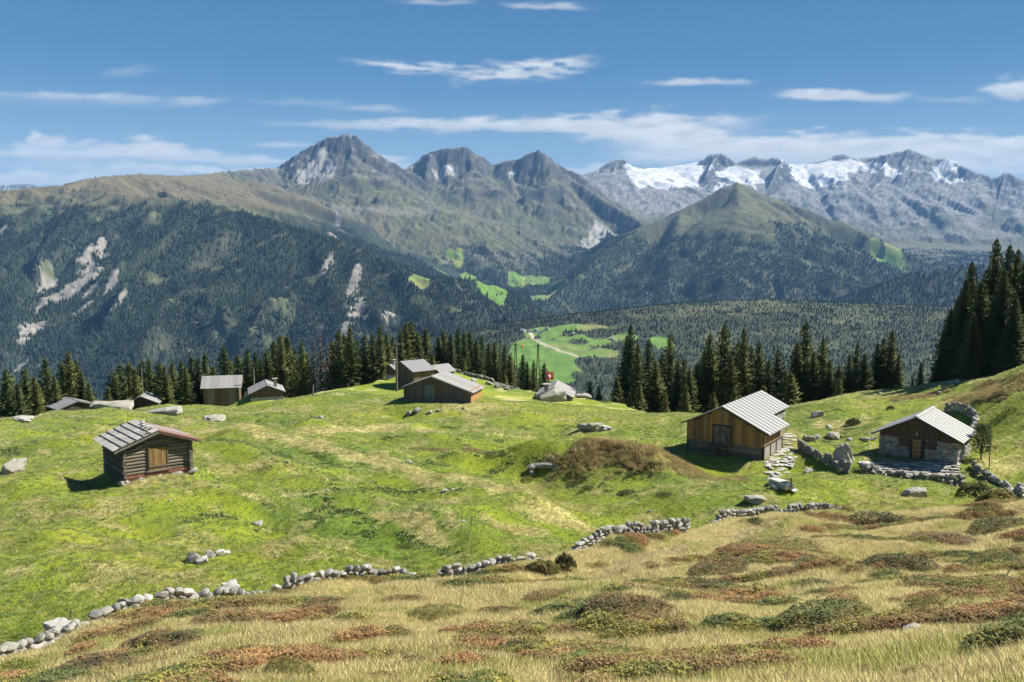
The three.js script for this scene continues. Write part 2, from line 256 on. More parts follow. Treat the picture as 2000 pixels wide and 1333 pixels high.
// ------------------------------------------------------------------ the mountains: ridge lines read on the photograph, [u, v, km], then worn by water
// slope: [fall at the crest, metres over which it eases, fall below]
const RIDGES = [
  { own: 'rock', slope: [.95, 500, .68], pts: [[420, 338, 6.6], [450, 333, 7.0], [520, 327, 7.5], [540, 328, 7.8], [575, 303, 7.9], [605, 283, 7.95], [640, 268, 8], [672, 262, 8], [695, 264, 8], [715, 282, 8], [745, 312, 8.1], [775, 337, 8.3], [788, 333, 8.5], [805, 320, 8.7], [830, 299, 8.8], [868, 287, 8.8], [905, 285, 8.8], [918, 290, 8.8], [935, 306, 8.8], [965, 322, 8.9], [990, 312, 8.8], [1030, 303, 8.8], [1040, 297, 8.8], [1050, 291, 8.8], [1062, 300, 8.75], [1085, 320, 8.7], [1105, 342, 8.6], [1140, 362, 8.4], [1180, 390, 8.2], [1225, 415, 8.0], [1265, 440, 7.8]] },
  { own: 'rock', slope: [.6, 350, .5], pts: [[680, 263, 8], [690, 300, 7.75], [715, 345, 7.45], [760, 415, 7.0], [830, 465, 6.6], [900, 520, 6.2], [960, 565, 5.8]] },
  { own: 'rock', slope: [.6, 350, .5], pts: [[545, 328, 7.75], [565, 360, 7.4], [585, 405, 7.0], [630, 450, 6.6], [690, 480, 6.3]] },
  { own: 'rock', slope: [.6, 350, .5], pts: [[450, 336, 6.9], [500, 380, 6.5], [545, 420, 6.2], [610, 455, 5.9]] },
  { own: 'rock', slope: [.6, 300, .5], pts: [[640, 350, 7.5], [645, 372, 7.3], [680, 402, 7.05], [745, 440, 6.7], [790, 490, 6.3]] },
  { own: 'rock', slope: [.6, 350, .5], pts: [[912, 288, 8.8], [925, 330, 8.5], [945, 372, 8.2], [960, 420, 7.8], [1000, 440, 7.5], [1060, 475, 7.1], [1110, 500, 6.8], [1155, 520, 6.5]] },
  { own: 'rock', slope: [.7, 350, .5], pts: [[1050, 291, 8.8], [1070, 340, 8.5], [1100, 375, 8.2], [1160, 425, 7.9], [1200, 455, 7.6]] },
  { own: 'rock', slope: [.7, 300, .5], pts: [[840, 300, 8.7], [830, 350, 8.3], [850, 395, 7.9], [890, 440, 7.4], [940, 490, 7]] },
  { own: 'rock', slope: [.7, 300, .5], pts: [[985, 316, 8.8], [1000, 350, 8.5], [1040, 385, 8.2]] },
  { own: 'wood', slope: [.34, 900, .42], pts: [[-700, 460, 4.6], [-300, 410, 4.5], [-100, 385, 4.5], [0, 373, 4.5], [60, 366, 4.6], [130, 360, 4.7], [180, 346, 4.9], [270, 339, 5.3], [350, 343, 5.8], [420, 339, 6.6]] },
  { own: 'wood', slope: [.45, 500, .46], pts: [[170, 366, 4.6], [250, 380, 4.35], [400, 391, 4.2], [450, 405, 4.1], [560, 440, 3.9], [650, 468, 3.75], [720, 490, 3.65], [800, 530, 3.5], [870, 556, 3.4], [950, 603, 3.3], [1040, 642, 3.15], [1100, 690, 3.0]] },
  { own: 'wood', slope: [.5, 400, .46], pts: [[250, 380, 4.35], [300, 470, 3.8], [360, 560, 3.35], [420, 650, 3.0]] },
  { own: 'wood', slope: [.5, 400, .46], pts: [[130, 362, 4.65], [110, 430, 4.1], [60, 520, 3.6], [20, 600, 3.2]] },
  { own: 'wood', slope: [.5, 300, .46], pts: [[620, 460, 3.8], [640, 540, 3.4], [690, 620, 3.05]] },
  { own: 'wood', slope: [.5, 300, .46], pts: [[790, 527, 3.5], [830, 600, 3.15], [880, 660, 2.9]] },
  { own: 'cone', slope: [.8, 450, .6], pts: [[1040, 610, 4.9], [1110, 555, 5.3], [1180, 490, 5.8], [1240, 452, 6.1], [1300, 426, 6.3], [1350, 400, 6.45], [1385, 382, 6.5], [1410, 365, 6.55], [1440, 355, 6.6], [1470, 368, 6.6], [1500, 385, 6.5], [1540, 405, 6.4], [1590, 435, 6.25], [1650, 482, 6.0], [1720, 532, 5.7], [1780, 560, 5.4]] },
  { own: 'cone', slope: [.5, 350, .46], pts: [[1440, 356, 6.6], [1445, 400, 6.2], [1470, 460, 5.8], [1500, 530, 5.3], [1520, 590, 4.9]] },
  { own: 'cone', slope: [.5, 350, .46], pts: [[1330, 415, 6.3], [1320, 470, 5.9], [1310, 540, 5.3], [1300, 590, 4.9]] },
  { own: 'cone', slope: [.5, 300, .46], pts: [[1560, 420, 6.3], [1590, 490, 5.8], [1640, 560, 5.3]] },
  { own: 'dark', slope: [.3, 300, .34], pts: [[1600, 618, 4.7], [1660, 585, 4.5], [1720, 556, 4.4], [1800, 532, 4.3], [1880, 523, 4.2], [2000, 512, 4.1], [2300, 490, 4.0], [2800, 470, 4]] },
  { own: 'ice', calm: 1, slope: [.20, 900, .40], pts: [[1215, 322, 12.2], [1232, 326, 12.5], [1290, 328, 12.9], [1340, 321, 13.1], [1365, 316, 13.2], [1400, 312, 13.3], [1450, 318, 13.2], [1505, 318, 13.2], [1530, 318, 13.2], [1560, 322, 13.2], [1600, 322, 13.2], [1620, 311, 13.2], [1645, 305, 13.2], [1680, 315, 13], [1702, 321, 12.8]] },
  { own: 'ice', slope: [1.3, 160, .7], pts: [[1362, 318, 12.9], [1378, 307, 12.9], [1390, 301, 12.9], [1411, 299, 12.9], [1424, 306, 12.9], [1440, 320, 12.8]] },
  { own: 'ice', slope: [1.3, 160, .7], pts: [[1440, 318, 12.9], [1455, 311, 12.9], [1475, 306, 12.9], [1490, 311, 12.9], [1512, 307, 12.9], [1530, 311, 12.8], [1548, 322, 12.7]] },
  { own: 'ice', slope: [1.3, 120, .7], pts: [[1618, 312, 13], [1630, 305, 13], [1645, 300, 13], [1662, 306, 13]] },
  { own: 'ice', slope: [1.3, 120, .7], pts: [[1555, 320, 13], [1580, 319, 13], [1605, 321, 13]] },
  { own: 'ice', slope: [.85, 350, .42], pts: [[1120, 372, 11.3], [1150, 345, 11.6], [1172, 328, 11.8], [1185, 318, 11.9], [1205, 310, 12], [1219, 311, 12], [1226, 322, 12.2], [1240, 332, 12.3]] },
  { own: 'ice', slope: [.75, 380, .42], pts: [[1698, 325, 12.7], [1712, 308, 12.5], [1722, 302, 12.45], [1745, 298, 12.4], [1762, 296, 12.4], [1776, 290, 12.4], [1790, 294, 12.35], [1806, 302, 12.3], [1822, 309, 12.2], [1850, 308, 12], [1868, 315, 11.9], [1890, 328, 11.7], [1915, 337, 11.6], [1945, 347, 11.4], [1957, 341, 11.3], [1968, 336, 11.3], [1985, 343, 11.2], [2010, 358, 11.2], [2100, 350, 11.3], [2300, 330, 11.5], [2700, 340, 11.5]] },
  { own: 'ice', slope: [.9, 300, .45], pts: [[1205, 311, 12], [1195, 345, 11.5], [1200, 385, 11.0], [1240, 420, 10.5]] },
  { own: 'ice', slope: [1.0, 260, .45], pts: [[1400, 303, 12.95], [1385, 328, 12.2], [1380, 345, 11.9]] },
  { own: 'ice', slope: [1.1, 300, .45], pts: [[1532, 316, 12.5], [1520, 322, 12.1], [1510, 350, 11.6], [1490, 385, 11.1], [1480, 420, 10.6]] },
  { own: 'ice', slope: [1.0, 300, .45], pts: [[1745, 298, 12.4], [1710, 340, 11.8], [1690, 375, 11.3], [1670, 430, 10.6], [1640, 470, 9.8]] },
  { own: 'ice', slope: [.8, 300, .45], pts: [[1775, 292, 12.4], [1790, 340, 11.9], [1810, 390, 11.2], [1830, 440, 10.4]] },
  { own: 'ice', slope: [.8, 300, .45], pts: [[1965, 338, 11.3], [1950, 390, 10.7], [1940, 450, 9.9], [1960, 500, 9.2]] },
  { own: 'ice', slope: [.6, 300, .42], pts: [[1300, 380, 11.6], [1330, 410, 11.0], [1370, 440, 10.3]] },
  { own: 'far', slope: [.6, 500, .4], pts: [[-600, 360, 14.5], [-300, 345, 14.5], [-100, 357, 14.5], [0, 361, 14.5], [40, 357, 14.5], [75, 361, 14.5], [120, 375, 14.5], [400, 400, 14.5]] },
].map((r) => ({ ...r, P: r.pts.map(([u, v, k]) => px(u, v, k * 1000)) }));
const HILL = { own: 'hill', P: [[860, 720, 1.9], [960, 676, 2.1], [1040, 645, 2.25], [1110, 624, 2.35], [1200, 606, 2.45], [1350, 591, 2.55], [1500, 585, 2.6], [1650, 592, 2.6], [1850, 600, 2.5], [2000, 604, 2.4], [2400, 600, 2.3], [3000, 600, 2.2]].map(([u, v, k]) => px(u, v, k * 1000)) };
const OWN = ['floor', 'rock', 'wood', 'cone', 'dark', 'ice', 'far', 'hill'];
const CELL = 25, MX0 = -10500, MX1 = 10500, MD0 = 1300, MD1 = 15300, MNX = (MX1 - MX0) / CELL + 1, MND = (MD1 - MD0) / CELL + 1;
const MH = new Float32Array(MNX * MND), MOWN = new Uint8Array(MNX * MND), MDIST = new Float32Array(MNX * MND), MCALM = new Float32Array(MNX * MND), MS = new Float32Array(MNX * MND);
const floorAt = (d) => { const T = [[1000, -820], [3000, -800], [4500, -560], [6000, -300], [7500, -70], [9000, 30], [11000, 170], [16000, 300]]; let i = 0; while (i < T.length - 2 && d > T[i + 1][0]) i++; return lerp(T[i][1], T[i + 1][1], smooth(T[i][0], T[i + 1][0], d)); };
{
  // the ridges' nearest points, segment by segment over the cells within reach
  for (let j = 0; j < MND; j++) { const d = MD0 + j * CELL; for (let i = 0; i < MNX; i++) { const x = MX0 + i * CELL; MH[j * MNX + i] = floorAt(d) + 40 * fbm(x / 900, d / 900, 3); MDIST[j * MNX + i] = 2000; } }
  const segs = []; let run = 0;
  for (const r of [...RIDGES, { ...HILL, slope: [.12, 500, .26] }]) for (let k = 0; k < r.P.length - 1; k++) { segs.push([r.P[k], r.P[k + 1], r.slope, OWN.indexOf(r.own), r.calm || 0, run]); run += Math.hypot(r.P[k + 1][0] - r.P[k][0], r.P[k + 1][2] - r.P[k][2]); }
  for (const [a, b, s, own, calm, S0] of segs) {
    const bx = b[0] - a[0], bd = b[2] - a[2], L2 = bx * bx + bd * bd || 1, reach = own === 7 ? 1500 : 3200;
    const i0 = Math.max(0, Math.floor((Math.min(a[0], b[0]) - reach - MX0) / CELL)), i1 = Math.min(MNX - 1, Math.ceil((Math.max(a[0], b[0]) + reach - MX0) / CELL));
    const j0 = Math.max(0, Math.floor((Math.min(a[2], b[2]) - reach - MD0) / CELL)), j1 = Math.min(MND - 1, Math.ceil((Math.max(a[2], b[2]) + reach - MD0) / CELL));
    for (let j = j0; j <= j1; j++) { const d = MD0 + j * CELL; for (let i = i0; i <= i1; i++) {
      const x = MX0 + i * CELL, T = ((x - a[0]) * bx + (d - a[2]) * bd) / L2, t = clamp(T), q = Math.hypot(x - a[0] - t * bx, d - a[2] - t * bd);
      if (q > reach) continue;
      const h = lerp(a[1], b[1], t) - ((s[0] - s[2]) * s[1] * (1 - Math.exp(-q / s[1])) + s[2] * q), k = j * MNX + i;
      if (h > MH[k]) { MH[k] = h; MOWN[k] = own; MDIST[k] = q; MS[k] = S0 + clamp(T, -3, 4) * Math.sqrt(L2) * (T < 0 || T > 1 ? .6 : 1); MCALM[k] = calm * smooth(1500, 900, q) * smooth(1690, 1640, PW / 2 + x / d * FPX); }
    } }
  }
  // spurs and gullies of all sizes
  for (let j = 0; j < MND; j++) { const d = MD0 + j * CELL; for (let i = 0; i < MNX; i++) {
    const x = MX0 + i * CELL, k = j * MNX + i, own = MOWN[k], q = MDIST[k];
    const wx = x + 220 * fbm(x / 1100, d / 1100, 2), wd = d + 220 * fbm(x / 1100 + 50, d / 1100, 2);
    const amp = [.35, 1, 1.25, .9, .6, 1, 1, .3][own] * (1 - .85 * MCALM[k]), a = amp * smooth(0, own === 7 ? 900 : 600, q);
    const S = MS[k] + 110 * fbm(x / 620, d / 620, 3), gul = (l, st) => { const v = Math.abs(noise(S / l + st, q / (l * 13) + st)) * 2; return 1 - Math.min(1, Math.pow(v * 1.25, .8)); };
    const G = own === 7 || own === 0 ? 0 : 120 * smooth(0, 800, q) * (gul(620, 0) - .45) + 50 * smooth(0, 420, q) * (gul(270, 5.5) - .45) + 26 * smooth(0, 180, q) * (gul(115, 9.1) - .45);
    MH[k] += amp * G + a * (34 * (ridged(wx / 1250, wd / 1250, 4, .42) - .85) + 11 * fbm(wx / 300, wd / 300, 4)) + (own === 1 || own >= 5 && own < 7 ? 1 - MCALM[k] * .9 : .25) * (own === 7 ? .3 : 1) * (8 + (own === 1 ? 3 : 10) * smooth(0, 160, q)) * (ridged(x / 150, d / 150, 3, .55) - .8);
  } }
  // rain: drops that run down, cut and drop silt
  const r = rng(5), B = []; for (let dj = -2; dj <= 2; dj++) for (let di = -2; di <= 2; di++) { const w = 2.6 - Math.hypot(di, dj); if (w > 0) B.push([dj * MNX + di, w]); } const ws = B.reduce((s, b) => s + b[1], 0);
  for (let n = 0; n < 400000; n++) {
    let X = 3 + r() * (MNX - 7), Y = 3 + r() * (MND - 7), dx = 0, dy = 0, v = 1, w = 1, sed = 0;
    const o0 = MOWN[(Y | 0) * MNX + (X | 0)]; if (o0 === 7 || o0 === 0 && r() < .85) continue;
    for (let s = 0; s < 64; s++) {
      const i = X | 0, j = Y | 0, fx = X - i, fy = Y - j, k = j * MNX + i, h00 = MH[k], h10 = MH[k + 1], h01 = MH[k + MNX], h11 = MH[k + MNX + 1];
      const gx = (h10 - h00) * (1 - fy) + (h11 - h01) * fy, gy = (h01 - h00) * (1 - fx) + (h11 - h10) * fx, h = h00 * (1 - fx) * (1 - fy) + h10 * fx * (1 - fy) + h01 * (1 - fx) * fy + h11 * fx * fy;
      dx = dx * .12 - gx * .88; dy = dy * .12 - gy * .88; const l = Math.hypot(dx, dy); if (l < 1e-6) break; dx /= l; dy /= l; X += dx; Y += dy;
      if (X < 3 || Y < 3 || X > MNX - 4 || Y > MND - 4) break;
      const i2 = X | 0, j2 = Y | 0, f2 = X - i2, g2 = Y - j2, k2 = j2 * MNX + i2, hn = MH[k2] * (1 - f2) * (1 - g2) + MH[k2 + 1] * f2 * (1 - g2) + MH[k2 + MNX] * (1 - f2) * g2 + MH[k2 + MNX + 1] * f2 * g2, dh = hn - h;
      const cap = Math.max(-dh / 25, .02) * v * w * 11;
      if (sed > cap || dh > 0) { const dep = dh > 0 ? Math.min(dh, sed) : (sed - cap) * .06; sed -= dep; MH[k] += dep * (1 - fx) * (1 - fy); MH[k + 1] += dep * fx * (1 - fy); MH[k + MNX] += dep * (1 - fx) * fy; MH[k + MNX + 1] += dep * fx * fy; }
      else { const er = Math.min((cap - sed) * .32, -dh) * smooth(0, 160, MDIST[k] + 15) * (1 - .9 * MCALM[k]); for (const b of B) MH[k + b[0]] -= er * b[1] / ws; sed += er; }
      v = Math.sqrt(Math.max(.1, v * v - dh * .08)); if (v > 6) v = 6; w *= .975;
    }
  }
}
function mtnH(x, d, A = MH) {
  const fx = clamp((x - MX0) / CELL, 1, MNX - 3), fd = clamp((d - MD0) / CELL, 1, MND - 3), i = fx | 0, j = fd | 0, a = fx - i, b = fd - j;
  const cub = (p0, p1, p2, p3, t) => p1 + .5 * t * (p2 - p0 + t * (2 * p0 - 5 * p1 + 4 * p2 - p3 + t * (3 * (p1 - p2) + p3 - p0)));
  const row = (k) => { const o = k * MNX + i; return cub(A[o - 1], A[o], A[o + 1], A[o + 2], a); };
  return cub(row(j - 1), row(j), row(j + 1), row(j + 2), b);
}
const mtnOwn = (x, d) => MOWN[Math.round(clamp((d - MD0) / CELL, 0, MND - 1)) * MNX + Math.round(clamp((x - MX0) / CELL, 0, MNX - 1))];
const mtnDist = (x, d) => mtnH(x, d, MDIST);
function mtnHfine(x, d) {
  const o = mtnOwn(x, d), rocky = o === 1 || o === 5 || o === 6 ? 1 : o === 7 ? .12 : .3;
  return mtnH(x, d) + rocky * (1 - mtnH(x, d, MCALM)) * (11 * (ridged(x / 66, d / 66, 3, .6) - .8)) + 2 * noise(x / 30, d / 30);
}
function hitMountain(u, v, d0 = 1400, d1 = 15000) { let prev = d0; for (let d = d0; d < d1; d *= 1.002) { const p = px(u, v, d); if (p[1] < mtnH(p[0], d)) { let a = prev, b = d; for (let k = 0; k < 10; k++) { const m = (a + b) / 2, q = px(u, v, m); if (q[1] < mtnH(q[0], m)) b = m; else a = m; } const q = px(u, v, b); return [q[0], q[1], b]; } prev = d; } return null; }
const slopeAt = (x, d, e = 30) => { const gx = (mtnH(x + e, d) - mtnH(x - e, d)) / (2 * e), gd = (mtnH(x, d + e) - mtnH(x, d - e)) / (2 * e); return [gx, gd, Math.hypot(gx, gd)]; };

// ---- what covers the mountains. Places are read on the photograph and kept as places on the ground: [x, d, half width, half depth]
const spots = (list, k = 1) => list.map(([u, v, w, l]) => { const p = hitMountain(u, v); return p && [p[0], p[2], w * p[2] / FPX, l * p[2] / FPX * k]; }).filter(Boolean);
const near = (list, x, d) => { let m = 0; for (const q of list) { const dx = (x - q[0]) / q[2], dd = (d - q[1]) / q[3]; if (dx < 2.2 && dx > -2.2 && dd < 2.2 && dd > -2.2) m = Math.max(m, Math.exp(-(dx * dx + dd * dd))); } return m; };
const MEADOWS = spots([[970, 570, 21, 26], [945, 557, 16, 14], [915, 542, 16, 11], [1010, 545, 20, 16], [1045, 548, 34, 16], [1090, 552, 18, 16], [1060, 582, 26, 11], [860, 530, 13, 22], [880, 500, 10, 8], [1750, 520, 22, 18], [1720, 510, 18, 12], [1095, 565, 20, 20], [820, 550, 22, 14], [895, 503, 12, 12]], 3);
const PASTURES = spots([[1050, 690, 62, 40], [1110, 690, 52, 40], [1060, 650, 40, 18], [1150, 665, 50, 14], [1090, 725, 50, 26], [1290, 668, 28, 14], [1180, 690, 30, 10], [1130, 640, 60, 9], [1220, 660, 34, 9], [1050, 730, 36, 26]], 3.2);
const GROVES = spots([[1170, 655, 30, 12], [1130, 668, 24, 9], [1150, 712, 30, 18], [1130, 735, 16, 9], [1050, 660, 9, 5]], 3);
const SCARS = spots([[190, 480, 22, 22], [165, 500, 22, 26], [172, 535, 20, 28], [150, 560, 18, 30], [130, 580, 16, 26], [110, 585, 18, 18], [95, 560, 16, 26], [85, 590, 14, 22], [60, 640, 12, 30], [48, 665, 9, 22], [40, 715, 7, 26], [165, 600, 8, 40], [178, 565, 10, 30], [215, 560, 9, 24], [235, 580, 8, 20], [212, 610, 6, 14], [690, 560, 14, 50], [700, 600, 16, 42], [760, 610, 14, 20], [675, 640, 12, 30], [640, 510, 9, 40], [660, 430, 7, 40], [650, 460, 8, 30], [0, 450, 20, 10]], 1.6);
const CLEARINGS = spots([[420, 522, 46, 10], [370, 512, 20, 8], [460, 528, 30, 8], [390, 570, 50, 14], [500, 580, 46, 18], [560, 600, 50, 22], [330, 590, 30, 10], [430, 620, 60, 20], [300, 540, 24, 10], [250, 600, 24, 12], [520, 660, 70, 20], [620, 545, 34, 20], [230, 520, 22, 26], [810, 590, 34, 20], [880, 600, 36, 22], [760, 540, 24, 12], [320, 395, 60, 14], [300, 430, 60, 14], [180, 420, 40, 14], [130, 470, 24, 18]], 1.6);
const SCREE = spots([[620, 325, 26, 22], [600, 345, 26, 18], [640, 340, 22, 18], [1180, 465, 34, 26], [1200, 480, 20, 18], [1150, 480, 20, 14], [870, 335, 26, 8], [990, 345, 9, 6]], 2.4);
const SNOWBITS = spots([[880, 329, 13, 3], [1000, 339, 8, 3], [572, 322, 6, 2]], 2.2);
const ICE = spots([[1270, 338, 60, 22], [1340, 345, 70, 24], [1300, 355, 50, 14], [1440, 340, 60, 18], [1350, 325, 50, 14], [1470, 352, 50, 14], [1570, 330, 60, 12], [1590, 340, 60, 10], [1640, 325, 50, 20], [1660, 335, 50, 16], [1620, 345, 50, 10], [1735, 332, 24, 8], [1850, 332, 30, 10], [1840, 345, 20, 7], [1560, 345, 40, 8], [1420, 362, 30, 12], [1480, 368, 16, 14], [1240, 345, 20, 20]], 3.5);
const NUNATAK = spots([[1395, 312, 26, 14], [1382, 342, 20, 18], [1480, 318, 40, 14], [1515, 330, 24, 26], [1500, 370, 26, 30], [1560, 318, 30, 3], [1637, 304, 12, 4], [1310, 352, 8, 5], [1600, 318, 24, 3], [1690, 350, 24, 40], [1780, 310, 40, 18], [1195, 340, 30, 40]], 2.2);
const TRACK = [[1030, 648], [1040, 655], [1042, 662], [1060, 672], [1090, 684], [1130, 697]].map(([u, v]) => hitMountain(u, v)).filter(Boolean);
function mtnCover(x, d) {
  const h = mtnH(x, d), o = mtnOwn(x, d), [gx, gd, s] = slopeAt(x, d), n = fbm(x / 420, d / 420, 4), f = fbm(x / 90 + 7, d / 90, 4), e = fbm(x / 26, d / 26, 3), S = mtnH(x, d, MS), st = fbm(S / 34, mtnDist(x, d) / 420, 3), dist = mtnDist(x, d);
  // the tree line differs from mountain to mountain
  const line = [-60, -10, 215, 130, 300, -80, -100, 900][o] + 150 * n;
  let wood = smooth(line + 45, line - 60, h + 60 * f) * smooth(1.8, 1.3, s) * (o === 7 ? 1 : 1 - .55 * smooth(.12, .5, st * .8 + f * .5));
  let rock = 0, snow = 0, meadow = 0, scar = 0, scree = 0, clear = 0;
  if (o === 1) { rock = clamp(smooth(560, 800, h + 190 * n + 170 * f) + .9 * smooth(.78, 1.05, s + .35 * f) * smooth(0, 200, h) + .7 * smooth(.5, .9, f) * smooth(100, 300, h)); scree = smooth(.35, .6, near(SCREE, x, d) + .25 * f); snow = smooth(.45, .6, near(SNOWBITS, x, d) + .2 * f); }
  if (o === 5 || o === 6) { rock = clamp(smooth(230, 520, h + 260 * n + 160 * f) + smooth(.7, .95, s + .3 * f)); snow = o === 5 ? smooth(.22, .34, near(ICE, x, d) + .16 * f + .1 * n - 1.1 * near(NUNATAK, x, d) - .5 * smooth(.75, 1.1, s)) : smooth(.1, .4, n + f * .6) * .6; snow = Math.max(snow, smooth(.5, .62, f + .35 * n) * smooth(650, 950, h) * .9); }
  if (o === 3) { rock = clamp(smooth(470, 580, h + 140 * f) + .8 * smooth(.75, 1.0, s + .35 * f) * smooth(100, 330, h)); clear = smooth(.05, .55, f * .8 + e * .7 + n * .6); }
  if (o === 2) { rock = .7 * smooth(.95, 1.25, s + .4 * f) * smooth(.0, .4, st + .4 * e); scar = smooth(.52, .68, near(SCARS, x, d) * 1.1 + .3 * f + .55 * e + .6 * st); clear = smooth(.42, .85, near(CLEARINGS, x, d) * .8 + .4 * f + .3 * e + .3 * st + .1 * n); }
  if (o === 1) { scar = .8 * smooth(.4, .65, near(SCARS, x, d) + .3 * f); }
  meadow = smooth(.36, .5, near(MEADOWS, x, d) + .12 * f); 
  if (o === 7) { const gr = smooth(.4, .52, near(GROVES, x, d) + .12 * f); meadow = Math.max(meadow, smooth(.35, .48, near(PASTURES, x, d) + .1 * f)) * (1 - gr); clear = smooth(-.05, .55, fbm(x / 200, d / 90 + 3, 4) + .2 * e + .35 * smooth(2250, 2500, d)) * .9; }
  wood *= (1 - scar) * (1 - meadow) * (1 - clear * .6) * (1 - scree) * (1 - snow) * (1 - rock * .6);
  return { h, o, s, n, f, st, wood, rock, snow, meadow, scar, scree, clear, dist };
}
function mtnColor(x, d, k) {
  const g = fbm(x / 33, d / 33, 3), m = fbm(x / 150 + 90, d / 150, 3);
  const alp = mixc(mixc([.062, .072, .035], [.098, .09, .052], smooth(-.3, .4, k.n + .5 * m)), [.12, .15, .045], smooth(.1, .6, m - k.n * .4) * .5);
  let c = mixc(alp, [.016, .030, .017], clamp(k.wood * 1.1));
  c = mixc(c, [.085, .115, .045], k.clear * .6 * (1 - k.wood));
  if (k.o === 7) { c = mixc(c, mixc([.044, .060, .025], [.088, .090, .036], smooth(-.3, .4, k.f + k.n * .5)), .3 + .6 * k.clear); }
  if (k.o === 2 && k.h > 150) c = mixc(c, [.125, .105, .056], smooth(190, 300, k.h + 70 * k.f) * .8 * (1 - k.wood));
  c = mixc(c, mixc(mixc([.034, .036, .039], [.066, .066, .067], smooth(-.3, .5, m + .6 * g)), [.165, .165, .16], smooth(k.o === 1 ? .72 : .95, k.o === 1 ? .4 : .55, k.s + .2 * k.f)), k.rock);
  if (k.o === 5) c = mixc(c, mixc([.11, .113, .118], [.24, .24, .24], smooth(-.4, .4, k.f + g * .6)), k.rock * .85 * smooth(.8, .45, k.s + .15 * k.n));
  if (k.o === 1 || k.o === 3 || k.o === 5) c = mixc(c, k.o === 3 ? [.13, .14, .075] : [.19, .185, .165], smooth(.2, .5, k.st + .2 * g) * .55 * (1 - k.wood) * (1 - k.snow));
  c = mixc(c, [.27, .26, .25], k.scree);
  c = mixc(c, mixc([.31, .285, .26], [.17, .16, .15], smooth(-.3, .25, g * 1.3 + .6 * k.st)), k.scar * .9);
  c = mixc(c, k.o === 7 || k.h < 0 ? mixc([.10, .20, .028], [.19, .20, .06], smooth(-.1, .5, m)) : [.17, .2, .05], k.meadow);
  if (k.o === 7 && k.meadow > .2) { let q = 1e9; for (let i = 0; i < TRACK.length - 1; i++) { const a = TRACK[i], b = TRACK[i + 1], bx = b[0] - a[0], bd = b[2] - a[2], t = clamp(((x - a[0]) * bx + (d - a[2]) * bd) / (bx * bx + bd * bd)); q = Math.min(q, Math.hypot(x - a[0] - t * bx, d - a[2] - t * bd)); } c = mixc(c, [.42, .39, .30], smooth(6, 3, q)); }
  c = mixc(c, mixc([.40, .43, .47], [.60, .62, .65], smooth(-.35, .25, k.f * .6 + m * .8 + .3 * k.st)), k.snow);
  const v = 1 + .35 * g; return [c[0] * v, c[1] * v, c[2] * v];
}
M.mountain = new THREE.MeshStandardMaterial({ vertexColors: true, roughness: 1 });
M.grain = noiseTex(512, (u, v) => .82 + .34 * tileN((x, y) => fbm(x, y, 4, .65), u * 20, v * 20, 20)); M.mountain.map = M.grain; M.mountain.color = colr(1.18, 1.18, 1.18);
